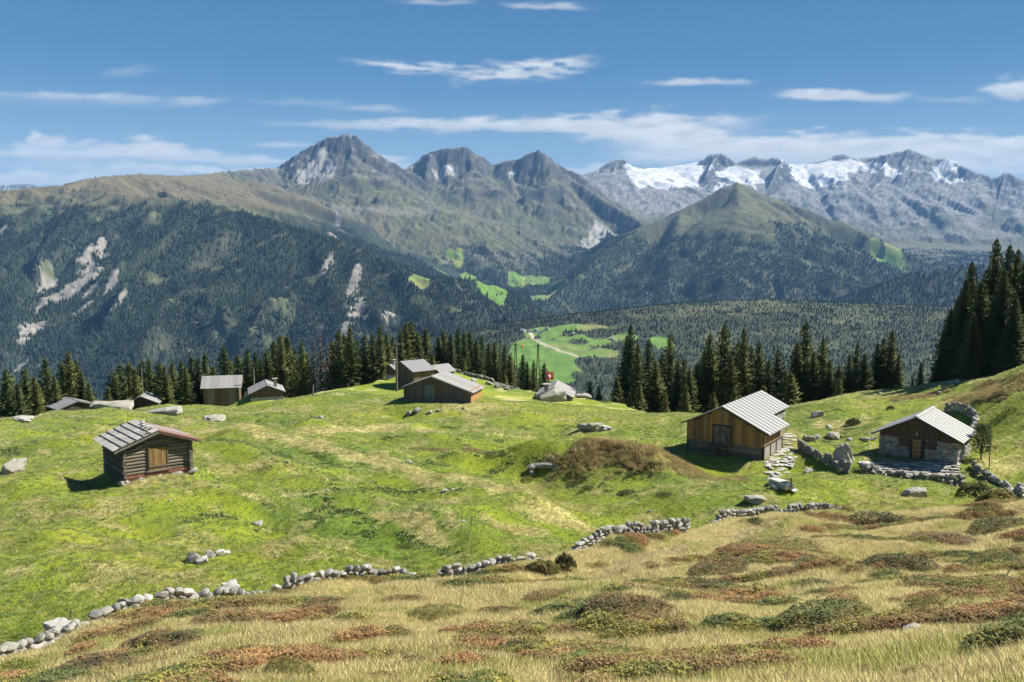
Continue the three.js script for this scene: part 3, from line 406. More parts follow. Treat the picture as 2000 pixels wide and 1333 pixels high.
function buildMountains() {
  const ds = []; for (let d = MD0 + 60; d < MD1 - 60; d += Math.max(11, d * .0036)) ds.push(d);
  const NC = 1150, NR = ds.length, T = .78, pos = new Float32Array(NC * NR * 3), col = new Float32Array(NC * NR * 3), uv = new Float32Array(NC * NR * 2), own = new Uint8Array(NC * NR), by = OWN.map(() => []);
  for (let j = 0; j < NR; j++) for (let i = 0; i < NC; i++) {
    const d = ds[j], x = (i / (NC - 1) * 2 - 1) * T * d, k = j * NC + i;
    pos[k * 3] = x; pos[k * 3 + 1] = mtnHfine(x, d); pos[k * 3 + 2] = -d; uv[k * 2] = x / 210; uv[k * 2 + 1] = d / 210; own[k] = mtnOwn(x, d);
    const c = mtnCover(x, d); const rgb = mtnColor(x, d, c); col[k * 3] = rgb[0]; col[k * 3 + 1] = rgb[1]; col[k * 3 + 2] = rgb[2];
  }
  const all = new THREE.BufferGeometry(); all.setAttribute('position', new THREE.BufferAttribute(pos, 3)); const idx = new Uint32Array((NC - 1) * (NR - 1) * 6); let n = 0;
  for (let j = 1; j < NR; j++) for (let i = 1; i < NC; i++) { const k = j * NC + i; idx.set([k, k - 1, k - 1 - NC, k, k - 1 - NC, k - NC], n); n += 6; }
  all.setIndex(new THREE.BufferAttribute(idx, 1)); all.computeVertexNormals(); const nor = all.attributes.normal.array;
  for (let t = 0; t < idx.length; t += 3) by[own[idx[t]]].push(idx[t], idx[t + 1], idx[t + 2]);
  const names = { floor: ['valley_floor', 'valley floor with bright green meadows between the mountains', 'valley'], rock: ['mountain_range', 'grey rocky peaks with grassy flanks behind the wooded mountain', 'mountain'], wood: ['wooded_mountain', 'broad dark forested mountain with pale landslide scars', 'mountain'], cone: ['pyramid_mountain', 'pointed green mountain with wooded foot below the glacier range', 'mountain'], dark: ['wooded_ridge', 'dark wooded ridge beside the tall spruces', 'ridge'], ice: ['glacier_range', 'rugged grey mountains with white glaciers along the crest', 'mountain'], far: ['distant_range', 'pale distant mountains behind the wooded mountain', 'mountain'], hill: ['wooded_hill', 'low wooded hill with bright green meadows and a pale track', 'hill'] };
  by.forEach((tri, o) => {
    if (!tri.length) return; const map = new Map(), P = [], N = [], C = [], U = [], I = new Uint32Array(tri.length);
    tri.forEach((v, q) => { let m = map.get(v); if (m === undefined) { m = map.size; map.set(v, m); P.push(pos[v * 3], pos[v * 3 + 1], pos[v * 3 + 2]); N.push(nor[v * 3], nor[v * 3 + 1], nor[v * 3 + 2]); C.push(col[v * 3], col[v * 3 + 1], col[v * 3 + 2]); U.push(uv[v * 2], uv[v * 2 + 1]); } I[q] = m; });
    const g = new THREE.BufferGeometry(); g.setAttribute('position', new THREE.Float32BufferAttribute(P, 3)); g.setAttribute('normal', new THREE.Float32BufferAttribute(N, 3)); g.setAttribute('color', new THREE.Float32BufferAttribute(C, 3)); g.setAttribute('uv', new THREE.Float32BufferAttribute(U, 2)); g.setIndex(new THREE.BufferAttribute(I, 1));
    const [nm, lb, ct] = names[OWN[o]]; const m = new THREE.Mesh(g, M.mountain); m.castShadow = m.receiveShadow = true; add(m, nm, lb, ct, null, 'structure');
  });
}
// far woods: one small spruce shape, many places
function coneTree() {
  const P = []; const tier = (y0, y1, r, n, a0) => { for (let i = 0; i < n; i++) { const a = a0 + i / n * 6.283, b = a0 + (i + 1) / n * 6.283; P.push(0, y1, 0, Math.cos(b) * r, y0, Math.sin(b) * r, Math.cos(a) * r, y0, Math.sin(a) * r); } };
  tier(0, .62, .24, 5, 0); tier(.3, 1, .155, 5, .6);
  const g = new THREE.BufferGeometry(); g.setAttribute('position', new THREE.Float32BufferAttribute(P, 3)); g.computeVertexNormals(); return g;
}
function buildForest() {
  const r = rng(91), g = coneTree(), mat = new THREE.MeshStandardMaterial({ color: colr(1, 1, 1), roughness: 1 });
  const zones = [
    ['mountain_wood', 'dark conifer wood covering the broad forested mountain', [2], 9.5, 2300, 5400, 15],
    ['valley_wood', 'dark conifer wood on the lower slopes below the rocky peaks', [0, 1], 13, 2600, 8800, 17],
    ['pyramid_wood', 'dark conifer wood on the foot of the pointed green mountain', [3], 12.5, 4200, 6900, 17],
    ['ridge_wood', 'dark conifer wood on the ridge beside the tall spruces', [4, 5], 13, 3400, 10000, 17],
    ['hill_wood', 'mixed wood scattered over the low hill', [7], 6.4, 1500, 2700, 7],
  ];
  for (const [nm, lb, own, step, d0, d1, size] of zones) {
    const m4 = [], cs = [], M4 = new THREE.Matrix4();
    for (let d = d0; d < d1; d += step) for (let x = -.68 * d; x < .68 * d; x += step) {
      const X = x + (r() - .5) * step * 1.3, D = d + (r() - .5) * step * 1.3, sz = r(), pick = r(), tw = r();
      if (!own.includes(mtnOwn(X, D))) continue;
      // leave out what faces away behind a crest
      const h = mtnH(X, D); const [gx, gd] = slopeAt(X, D, 40); const vis = (-gx * X + h - gd * D); if (-(-gx * X + h - gd * D) < -60) continue;
      const k = mtnCover(X, D); if (pick > k.wood * 1.05 + (own[0] === 7 ? .14 * (1 - k.meadow) : .012 * (1 - k.rock))) continue;
      const H = size * (.45 + .95 * sz * sz + .15 * pick); M4.makeRotationY(tw * 6.28).scale(new THREE.Vector3(H * (1 + .5 * pick), H, H * (1 + .5 * pick))).setPosition(X, h - 1.5, -D); m4.push(M4.clone());
      const light = own[0] === 7 ? fbm(X / 120, D / 60, 3) * .9 + r() * .6 : fbm(X / 240, D / 240, 4) * 1.1 + .5 * k.st + r() * .35 + .5 * k.clear, c = mixc([.013, .027, .016], own[0] === 7 ? [.058, .076, .030] : [.066, .088, .040], smooth(.15, .95, light)); cs.push(c);
    }
    const im = new THREE.InstancedMesh(g, mat, m4.length); m4.forEach((q, i) => { im.setMatrixAt(i, q); im.setColorAt(i, colr(...cs[i])); }); im.castShadow = im.receiveShadow = true;
    add(im, nm, lb, 'wood', null, 'stuff'); console.log(nm, m4.length);
  }
}

// ------------------------------------------------------------------ materials and small shapes
const woodTex = noiseTex(512, (u, v) => { const a = tileN((x, y) => fbm(x, y * .06, 4, .6), u * 40, v * 40, 40), b = tileN((x, y) => fbm(x, y * .2, 3), u * 12, v * 12, 12); return .70 + .5 * a + .3 * b; });
const stoneTex = noiseTex(512, (u, v) => { const a = tileN((x, y) => fbm(x, y, 5, .6), u * 10, v * 10, 10), b = tileN((x, y) => fbm(x, y, 3), u * 36, v * 36, 36), l = smooth(.18, .4, tileN((x, y) => fbm(x + 50, y, 4), u * 6, v * 6, 6)); const g = .74 + .42 * a + .22 * b; return [lerp(g, g * .62, l), lerp(g, g * .64, l), lerp(g, g * .55, l)]; });
const rustTex = noiseTex(512, (u, v) => { const r = smooth(.16, .42, tileN((x, y) => fbm(x, y * .35, 5), u * 9, v * 9, 9)), g = .86 + .22 * tileN((x, y) => fbm(x, y * .3, 4), u * 22, v * 22, 22); return [lerp(g, g * .80, r), lerp(g, g * .47, r), lerp(g, g * .28, r)]; });
const zincTex = noiseTex(512, (u, v) => .84 + .26 * tileN((x, y) => fbm(x, y * .3, 5), u * 14, v * 14, 14));
const wood = (r, g, b) => new THREE.MeshStandardMaterial({ color: colr(r * 1.3, g * 1.3, b * 1.3), map: woodTex, bumpMap: woodTex, bumpScale: .012, roughness: .88 });
const rockM = (r, g, b) => new THREE.MeshStandardMaterial({ color: colr(r * 1.3, g * 1.3, b * 1.3), map: stoneTex, bumpMap: stoneTex, bumpScale: .02, roughness: .95 });
M.plank = [wood(.36, .185, .05), wood(.42, .24, .075), wood(.27, .135, .042), wood(.20, .125, .06), wood(.34, .205, .09), wood(.15, .095, .05), wood(.19, .145, .10), wood(.25, .175, .095)];
M.grey = [wood(.15, .132, .115), wood(.11, .10, .09), wood(.20, .18, .155)];
M.log = [wood(.17, .145, .115), wood(.125, .108, .09), wood(.215, .185, .145)];
M.brown = [wood(.12, .085, .052), wood(.15, .105, .06), wood(.09, .066, .044)];
M.dark = wood(.05, .04, .034); M.red = [wood(.26, .10, .07), wood(.19, .075, .055)]; M.pale = [wood(.34, .32, .295), wood(.28, .26, .24)]; M.door = wood(.30, .17, .08); M.green = wood(.15, .18, .15); M.hatch = [wood(.28, .175, .055), wood(.21, .125, .042), wood(.33, .215, .075)];
M.zinc = new THREE.MeshStandardMaterial({ color: colr(.34, .345, .35), map: zincTex, roughness: .5, metalness: .2 });
M.zincRust = new THREE.MeshStandardMaterial({ color: colr(.36, .355, .35), map: rustTex, roughness: .6, metalness: .1 });
M.zincRed = new THREE.MeshStandardMaterial({ color: colr(.34, .15, .12), map: rustTex, roughness: .7 });
M.slate = [new THREE.MeshStandardMaterial({ color: colr(.38, .37, .368), map: stoneTex, roughness: .85 }), new THREE.MeshStandardMaterial({ color: colr(.325, .316, .318), map: stoneTex, roughness: .85 })];
M.slab = [rockM(.42, .395, .365), rockM(.35, .33, .30), rockM(.48, .455, .42), rockM(.38, .35, .32)];
M.stone = [rockM(.30, .29, .265), rockM(.22, .212, .195), rockM(.40, .385, .36), rockM(.26, .255, .22)];
M.boulder = rockM(.31, .295, .255); M.paleStone = rockM(.40, .385, .355); M.mortar = rockM(.27, .255, .23);
M.glass = new THREE.MeshPhysicalMaterial({ color: colr(.04, .045, .05), roughness: .12 });
M.iron = new THREE.MeshStandardMaterial({ color: colr(.10, .10, .11), roughness: .6, metalness: .6 });
M.white = new THREE.MeshStandardMaterial({ color: colr(.5, .5, .49), roughness: .7, map: zincTex });

function uvBox(w, h, l, swap, off = 0) {
  const g = new THREE.BoxGeometry(w, h, l), uv = g.attributes.uv, D = [[l, h], [l, h], [w, l], [w, l], [w, h], [w, h]];
  for (let i = 0; i < 24; i++) { const [a, b] = D[i >> 2], u = uv.getX(i) * a, v = uv.getY(i) * b; uv.setXY(i, (swap ? v : u) + off, (swap ? u : v) + off * 1.7); }
  return g;
}
const bx = (w, h, l, x = 0, y = 0, z = 0, rx = 0, ry = 0, rz = 0, swap = false) => { const g = uvBox(w, h, l, swap, (Math.abs(x * 3.7 + y * 1.9 + z * 2.3)) % 1); if (rx) g.rotateX(rx); if (ry) g.rotateY(ry); if (rz) g.rotateZ(rz); return g.translate(x, y, z); };
// upright board in the xy plane with a slanting top, z from z0 to z1
function board(x0, x1, y0, yl, yr, z0, z1) {
  const g = new THREE.BoxGeometry(1, 1, 1), p = g.attributes.position, uv = g.attributes.uv;
  for (let i = 0; i < 24; i++) { const X = p.getX(i) > 0 ? x1 : x0, Y = p.getY(i) > 0 ? (p.getX(i) > 0 ? yr : yl) : y0, Z = p.getZ(i) > 0 ? z1 : z0; p.setXYZ(i, X, Y, Z); uv.setXY(i, X + Z + 3, Y); }
  g.computeVertexNormals(); return g;
}
const bar = (a, b, w, h = w) => { const A = new THREE.Vector3(...a), B = new THREE.Vector3(...b), L = A.distanceTo(B), g = uvBox(w, L, h, false, a[0] % 1); g.applyQuaternion(new THREE.Quaternion().setFromUnitVectors(new THREE.Vector3(0, 1, 0), B.clone().sub(A).normalize())); return g.translate((a[0] + b[0]) / 2, (a[1] + b[1]) / 2, (a[2] + b[2]) / 2); };
const pole = (r0, r1, h, n = 8) => new THREE.CylinderGeometry(r1, r0, h, n).translate(0, h / 2, 0);
const part = (parent, name, geo, mat) => { const m = new THREE.Mesh(geo, mat); m.name = name; m.castShadow = m.receiveShadow = true; parent.add(m); return m; };
const pick = (a, r) => a[Math.floor(r() * a.length) % a.length];

// broken stones: a few shapes, used again and again
function stoneGeo(seed, detail = 1, flat = 1, rough = .28, cuts = 10, near = .27) {
  const g = new THREE.IcosahedronGeometry(.5, detail), p = g.attributes.position, r = rng(seed), pl = [];
  for (let i = 0; i < cuts; i++) { const v = new THREE.Vector3(r() - .5, (r() - .5) * 1.1, r() - .5).normalize(); pl.push([v, near + r() * .14]); }
  const o = r() * 50;
  for (let i = 0; i < p.count; i++) { const v = new THREE.Vector3().fromBufferAttribute(p, i), m = Math.max(Math.abs(v.x), Math.abs(v.y), Math.abs(v.z)); v.multiplyScalar(lerp(1, .46 / m, .55)); v.multiplyScalar(1 + rough * (noise(v.x * 3 + o, v.y * 3 + v.z * 2.3) + (detail > 2 ? .35 * noise(v.x * 9 + o, v.y * 8 + v.z * 7) : 0))); for (const [n, d] of pl) { const q = v.dot(n); if (q > d) v.addScaledVector(n, -(q - d)); } p.setXYZ(i, v.x, v.y * flat, v.z); }
  const uv = g.attributes.uv; for (let i = 0; i < p.count; i++) uv.setXY(i, p.getX(i) * .8 + p.getZ(i) * .4 + o, p.getY(i) * .8 + p.getZ(i) * .5);
  g.computeVertexNormals(); return g;
}
const STONES = [...Array(10).keys()].map((i) => stoneGeo(100 + i * 7, 1));
const ROCKS = [...Array(6).keys()].map((i) => toCreasedNormals(stoneGeo(500 + i * 13, 5, 1, .42, 7, .33), .5));

// dry-stone wall over ground points; every stone is a piece of its own
function stoneWall(name, label, line, o = {}) {
  const { h = .8, size = .42, seed = 1, thick = .5, mats = M.stone, gaps = null, group, ends = 0 } = o, r = rng(seed), S = line.map(([u, v, d]) => { const p = d ? px(u, v, d) : hitGround(u, v); return [p[0], p[2]]; }), G = new THREE.Group();
  let L = 0; const seg = S.slice(1).map((b, i) => { const l = Math.hypot(b[0] - S[i][0], b[1] - S[i][1]); L += l; return l; });
  const at = (s) => { let i = 0; while (i < seg.length - 1 && s > seg[i]) { s -= seg[i]; i++; } const t = clamp(s / seg[i]); return [lerp(S[i][0], S[i + 1][0], t), lerp(S[i][1], S[i + 1][1], t), Math.atan2(S[i + 1][1] - S[i][1], S[i + 1][0] - S[i][0])]; };
  const c0 = at(L / 2), y0 = groundH(c0[0], c0[1]); G.position.set(c0[0], y0, -c0[1]);
  let n = 0;
  for (let y = 0, row = 0; y < h; row++) {
    const ch = size * (.55 + .25 * r()); let s = -size * r();
    while (s < L) {
      const w = size * (.7 + .9 * r()), [x, d, a] = at(clamp(s + w / 2, 0, L)); s += w * .93;
      const top = h * (.8 + .55 * noise(s * .55 + seed, 3.3)) * (ends ? smooth(0, ends, s) * smooth(L, L - ends, s) * .8 + .2 : 1);
      if (y > top || gaps && gaps(s / L) || n >= 300) continue;
      const m = new THREE.Mesh(pick(STONES, r), pick(mats, r)), k = (r() - .5) * thick * .5;
      m.name = n ? 'stone_' + String(n).padStart(3, '0') : 'stone'; n++;
      m.scale.set(w * 1.25, ch * 1.5 * (.85 + .3 * r()), thick * (.9 + .5 * r())); m.rotation.set((r() - .5) * .5, a + (r() - .5) * .5, (r() - .5) * .5);
      m.position.set(x + Math.sin(a) * k - c0[0], groundH(x, d) - y0 + y + ch * .35, -d - Math.cos(a) * k + c0[1]); m.castShadow = m.receiveShadow = true; G.add(m);
    }
    y += ch;
  }
  return add(G, name, label, 'wall', group);
}
function rock(label, u, v, wpx, hpx, o = {}) {
  const p = o.d ? (() => { const q = px(u, v, o.d); return [q[0], groundH(q[0], o.d), o.d]; })() : hitGround(u, v); if (!p) { console.log('no ground', u, v); return; }
  const k = p[2] / FPX, m = new THREE.Mesh(ROCKS[(o.s ?? Math.round(u)) % ROCKS.length], o.m || M.boulder), w = wpx * k, h = hpx * k;
  m.scale.set(w * 1.2, h * (o.sink || 1.7), w * (o.deep || .8) * 1.2); m.rotation.set(o.rx || 0, (o.ry ?? u * .7) % 6.28, o.rz || 0); m.position.set(p[0], p[1] + h * .28, -p[2] - w * .2); shade(m);
  return add(m, o.name || 'boulder', label, o.cat || 'boulder', o.group);
}

// ------------------------------------------------------------------ spruces: trunk, drooping boughs of many sprays
function spruceGeo(seed, H, o = {}) {
  const { spread = .17, step = .42, bare = .04, dead = 0 } = o, r = rng(seed), P = [], C = [], V = (a) => P.push(a[0], a[1], a[2]);
  const tri = (a, b, c, q) => { V(a); V(b); V(c); for (let i = 0; i < 3; i++) C.push(q[0], q[1], q[2]); };
  const lean = [(r() - .5) * .25, (r() - .5) * .25], ax = (y) => [lean[0] * y / H + .05 * noise(y * .3, seed), lean[1] * y / H];
  for (let y = H * bare; y < H * .985; y += step * (.75 + .5 * r()) * lerp(1.15, .65, y / H)) {
    const f = y / H, R = H * spread * Math.pow(1 - f, .74) * (.9 + .36 * noise(y * .9 + seed * 3, 2) + .1) + .16, n = Math.max(4, Math.round(lerp(9.5, 4.5, f))), a0 = r() * 6.28;
    for (let b = 0; b < n; b++) {
      if (r() < dead * .55) continue;
      const a = a0 + (b + (r() - .5) * .7) / n * 6.283, L = R * (.62 + .55 * r()), ca = Math.cos(a), sa = Math.sin(a), c = ax(y), droop = lerp(.42, -.35, Math.pow(f, 1.6)) + (r() - .5) * .2, N = Math.max(2, Math.round(L / .62));
      const tone = .75 + .55 * r(), col = [tone, tone * (.98 + .1 * r()), tone * .95];
      const pt = (t) => [c[0] + ca * L * t, y - droop * L * t + .16 * L * t * t + (r() - .5) * .06, c[1] + sa * L * t];
      let prev = pt(.08);
      for (let k = 1; k <= N; k++) {
        const t = .08 + .92 * k / N, q = pt(t), w = (.36 + .19 * L) * (1.15 - .7 * t) * (.8 + .5 * r()), hang = .10 + .26 * w * (.5 + r());
        const ls = [prev[0] - sa * w, prev[1] - hang, prev[2] + ca * w], rs = [prev[0] + sa * w, prev[1] - hang, prev[2] - ca * w];
        if (r() > dead) tri(prev, q, ls, col); if (r() > dead) tri(prev, rs, q, col);
        if (r() < .55 - dead) tri([lerp(prev[0], q[0], .2), prev[1], lerp(prev[2], q[2], .2)], q, [lerp(prev[0], q[0], .6) + (r() - .5) * .2, (prev[1] + q[1]) / 2 - .3 - .3 * r(), lerp(prev[2], q[2], .6) + (r() - .5) * .2], col);
        prev = q;
      }
    }
  }
  const t = ax(H); for (let i = 0; i < 4; i++) { const a = i * 1.57 + r(); tri([t[0], H + .25, t[1]], [t[0] + Math.cos(a) * .16, H * .975, t[1] + Math.sin(a) * .16], [t[0] + Math.cos(a + 1.6) * .16, H * .975, t[1] + Math.sin(a + 1.6) * .16], [.9, .9, .9]); }
  const crown = new THREE.BufferGeometry(); crown.setAttribute('position', new THREE.Float32BufferAttribute(P, 3)); crown.setAttribute('color', new THREE.Float32BufferAttribute(C, 3)); crown.computeVertexNormals();
  const trunk = new THREE.CylinderGeometry(.03, H * .013 + .05, H * .97, 7, 6); const p = trunk.attributes.position; for (let i = 0; i < p.count; i++) { const y = p.getY(i) + H * .485, c = ax(y); p.setXYZ(i, p.getX(i) + c[0], y - .15, p.getZ(i) + c[1]); } trunk.computeVertexNormals();
  return { crown, trunk, H };
}
M.spruce = [[.085, .105, .022], [.064, .086, .022], [.108, .118, .024]].map((c) => new THREE.MeshStandardMaterial({ color: colr(...c), vertexColors: true, roughness: .9, side: THREE.DoubleSide }));
M.spruceDead = new THREE.MeshStandardMaterial({ color: colr(.14, .105, .085), vertexColors: true, roughness: .95, side: THREE.DoubleSide });
M.bark = wood(.13, .10, .08);
const SPRUCE = [0, 1, 2, 3, 4].map((i) => spruceGeo(31 + i * 17, 18, { spread: [.225, .195, .25, .205, .235][i], step: .36 }));
const SPRUCEBIG = [0, 1].map((i) => spruceGeo(231 + i * 17, 22, { spread: [.225, .205][i], step: .3 }));
const SPRUCEYOUNG = [0, 1].map((i) => spruceGeo(331 + i * 17, 6, { spread: .24, step: .3, bare: .02 }));
const SPRUCEDEAD = spruceGeo(731, 17, { spread: .15, dead: .45 });
function spruce(u, vTop, d, label, group, o = {}) {
  const top = px(u, vTop, d), gx = top[0], gy = groundH(gx, d), H = clamp(top[1] - gy, o.min || 3, o.max || 34), kind = o.kind || SPRUCE, s = kind[(o.i ?? Math.round(Math.abs(u) * .37)) % kind.length], k = H / s.H, w = (o.w || 1) * (.84 + .36 * ((Math.abs(u) * 7.31) % 1)) * clamp(Math.pow(18 / H, .28) * (kind === SPRUCE ? 1 : 1), .7, 1.3);
  const g = new THREE.Group(); g.position.set(gx, gy - .2, -d); g.rotation.y = u * 1.7; g.scale.set(k * w, k, k * w);
  part(g, 'trunk', s.trunk, M.bark); part(g, 'crown', s.crown, o.m || M.spruce[Math.round(Math.abs(u) * 1.3) % 3]);
  return add(g, o.name || 'spruce_tree', label, 'tree', group);
}

// ------------------------------------------------------------------ shrubs and tufts
function shrubGeo(seed, n, leaf, o = {}) {   // a low mound of small leaves, 1 m wide and about .5 high
  const r = rng(seed), P = [], C = [];
  for (let i = 0; i < n; i++) {
    const a = r() * 6.283, q = Math.sqrt(r()) * .5 * (1 + .35 * noise(Math.cos(a) * 2 + seed, Math.sin(a) * 2)), x = Math.cos(a) * q, z = Math.sin(a) * q, lump = .5 + .9 * fbm(x * 5 + seed, z * 5, 3), top = (o.h || .5) * Math.sqrt(Math.max(0, 1 - 4 * q * q)) * clamp(.55 + .6 * lump, .3, 1.3), y = top * (.55 + .5 * Math.sqrt(r()));
    const s = leaf * (.6 + .9 * r()), b = r() * 6.283, ti = .3 + r() * 1.1, ux = Math.cos(b), uz = Math.sin(b);
    P.push(x - uz * s * .4, y, z + ux * s * .4, x + uz * s * .4, y, z - ux * s * .4, x + ux * s * Math.cos(ti), y + s * Math.sin(ti), z + uz * s * Math.cos(ti));
    const t = .7 + .6 * r(), h = clamp(.5 + 1.3 * fbm(x * 4 + seed * 1.7, z * 4, 3) + .5 * (r() - .5)), pc = o.palette ? (h < .5 ? mixc(o.palette[0], o.palette[1], h * 2) : mixc(o.palette[1], o.palette[2], h * 2 - 1)) : [1, 1, 1]; for (let k = 0; k < 3; k++) C.push(t * pc[0], t * pc[1], t * pc[2]);
  }
  const g = new THREE.BufferGeometry(); g.setAttribute('position', new THREE.Float32BufferAttribute(P, 3)); g.setAttribute('color', new THREE.Float32BufferAttribute(C, 3)); g.computeVertexNormals(); return g;
}
const leafM = (r, g, b, t = .25) => new THREE.MeshPhysicalMaterial({ color: colr(r, g, b), vertexColors: true, roughness: 1, transmission: t, thickness: 0, side: THREE.DoubleSide });
const PAL = { green: [[.075, .105, .025], [.12, .155, .03], [.20, .17, .045]], dark: [[.055, .078, .024], [.09, .11, .03], [.19, .13, .05]], olive: [[.13, .145, .032], [.21, .20, .04], [.27, .20, .06]], rust: [[.16, .135, .04], [.25, .165, .058], [.32, .17, .065]], brown: [[.10, .095, .035], [.17, .125, .05], [.26, .15, .06]], lime: [[.14, .19, .03], [.24, .28, .04], [.30, .27, .05]] };
M.leaf = leafM(1, 1, 1); M.shrub = { dark: leafM(.075, .10, .028) };
const MOUNDS = {}, BUSH = {}; Object.keys(PAL).forEach((t, n) => { MOUNDS[t] = [0, 1, 2].map((i) => shrubGeo(60 + i * 9 + n * 31, 4000, .026, { h: [.42, .36, .48][i], palette: PAL[t] })); BUSH[t] = [shrubGeo(160 + n * 9, 2600, .06, { h: .8, palette: PAL[t] })]; });
function shrub(u, v, wpx, hpx, tint, label, o = {}) {
  const p = hitGround(u, v); if (!p) return; const k = p[2] / FPX, w = wpx * 2 * k * 1.08, set = (o.set || MOUNDS)[tint], m = new THREE.Mesh(set[Math.round(u * .31 + v) % set.length], M.leaf);
  m.scale.set(w, hpx * k * (o.up || 2.3), w * (o.deep || .62)); m.rotation.y = (o.turn ?? Math.sin(u * 3.1) * .35); m.position.set(p[0], p[1] - .05, -p[2]); shade(m); return add(m, o.name || 'alpine_shrub', label, o.cat || 'shrub', o.group);
}
function tuftGeo(seed, n, w, spread, bend) {   // one tuft 1 m tall
  const r = rng(seed), P = [];
  for (let i = 0; i < n; i++) { const a = r() * 6.283, q = Math.sqrt(r()) * spread, x = Math.cos(a) * q, z = Math.sin(a) * q, h = .55 + .55 * r(), b = r() * 6.283, l = bend * (.3 + r()), c = r() * 6.283; P.push(x - Math.cos(c) * w, -.08, z - Math.sin(c) * w, x + Math.cos(c) * w, -.08, z + Math.sin(c) * w, x + Math.cos(b) * l, h, z + Math.sin(b) * l); }
  const g = new THREE.BufferGeometry(); g.setAttribute('position', new THREE.Float32BufferAttribute(P, 3));
  // blades take the light of the sward they stand in
  const N = []; for (let i = 0; i < P.length / 9; i++) { const b = new THREE.Vector3(r() - .5, .9, r() - .5).normalize(); for (let k = 0; k < 3; k++) N.push(b.x, b.y, b.z); } g.setAttribute('normal', new THREE.Float32BufferAttribute(N, 3)); return g;
}

// ------------------------------------------------------------------ the huts. A frame at the middle of the front wall: x along it, z out of it
function frame(s) {
  const G = new THREE.Group(), th = s.turn * Math.PI / 180, P = px(...s.at), cx = s.corner === 'A' ? s.w / 2 : s.corner === 'B' ? -s.w / 2 : 0, y = s.y ?? P[1];
  G.rotation.y = th; G.position.set(P[0] + Math.cos(th) * cx, y, -P[2] - Math.sin(th) * cx);
  const c = [G.position.x - Math.sin(th) * s.L / 2, -(G.position.z - Math.cos(th) * s.L / 2)];
  if (!s.noFlat) FLAT.push([c[0], c[1], Math.max(s.w, s.L) * .56, y + (s.lift || 0)]);
  return G;
}
// the roof's lower face over local x (ridge along z) or z (ridge along x)
const roofLine = (s) => (x) => x < s.xr ? lerp(s.yr, s.yl, (s.xr - x) / (s.xr + s.w / 2 + s.ol)) : lerp(s.yr, s.yrr, (x - s.xr) / (s.w / 2 + s.or - s.xr));
function gableCore(G, s, mat, inset = .06) {
  const f = roofLine(s), h = s.w / 2 - inset, sh = new THREE.Shape(); sh.moveTo(-h, -1); sh.lineTo(h, -1); sh.lineTo(h, f(h) - .02); sh.lineTo(s.xr, s.yr - .02); sh.lineTo(-h, f(-h) - .02); sh.closePath();
  const g = new THREE.ExtrudeGeometry(sh, { depth: s.L - 2 * inset, bevelEnabled: false }).translate(0, 0, -s.L + inset); return part(G, 'wall', g, mat);
}
// roof sheets side by side; rib: raised seam. side -1 left, 1 right
function sheets(G, s, side, n, mats, o = {}) {
  const { rib = .055, t = .05, z0 = s.of ?? .4, z1 = -s.L - (s.ob ?? .4), name = 'roof_sheet', r = rng(s.seed || 3), lap = 0 } = o, xe = o.xe ?? (side < 0 ? -s.w / 2 - s.ol : s.w / 2 + s.or), ye = o.ye ?? (side < 0 ? s.yl : s.yrr), dx = xe - s.xr, dy = ye - s.yr, len = Math.hypot(dx, dy), a = Math.atan2(dy, dx), wz = (z0 - z1) / n;
  for (let i = 0; i < n; i++) {
    const z = z0 - (i + .5) * wz, gs = [uvBox(len, t, wz - .006, true, i * .37).translate(0, t / 2 + lap * (i % 2), 0)];
    if (rib) gs.push(uvBox(len, rib, .06, true, i).translate(0, t + rib / 2 - .002, wz / 2 - .035));
    const g = mergeGeometries(gs); g.rotateZ(a); g.translate((s.xr + xe) / 2, (s.yr + ye) / 2, z);
    part(G, i ? `${name}_${String(i).padStart(3, '0')}` : name, g, pick(mats, r));
  }
}
function ridgeCap(G, s, mat) { part(G, 'ridge_cap', mergeGeometries([bx(.3, .03, s.L + (s.of ?? .4) + (s.ob ?? .4) + .04, s.xr - .13, s.yr + .055, -s.L / 2 + ((s.of ?? .4) - (s.ob ?? .4)) / 2, 0, 0, .36), bx(.3, .03, s.L + (s.of ?? .4) + (s.ob ?? .4) + .05, s.xr + .13, s.yr + .058, -s.L / 2 + ((s.of ?? .4) - (s.ob ?? .4)) / 2, 0, 0, -.36)]), mat); }
function barge(G, s, mat, z = (s.of ?? .4) - .03, name = 'barge_board') { for (const q of [-1, 1]) { const xe = q < 0 ? -s.w / 2 - s.ol : s.w / 2 + s.or, ye = q < 0 ? s.yl : s.yrr; part(G, name, bar([s.xr, s.yr - .10, z], [xe, ye - .10, z], .16, .045), mat); } }
// boards side by side over a gable between heights
function gableBoards(G, s, x0, x1, y0, ytop, n, mats, o = {}) {
  const r = rng(o.seed || 8), f = roofLine(s), w = (x1 - x0) / n, z = o.z || 0, top = ytop || f;
  for (let i = 0; i < n; i++) { const a = x0 + i * w, b = a + w; if (o.skip && o.skip((a + b) / 2)) continue; const dz = r() * .02, bot = y0 - r() * (o.ragged ?? .06); part(G, i ? `plank_${String(i).padStart(3, '0')}` : 'plank', board(a + .012, b - .012, bot, top(a) - .03, top(b) - .03, z - .02, z + .035 + dz), pick(mats, r)); }
}
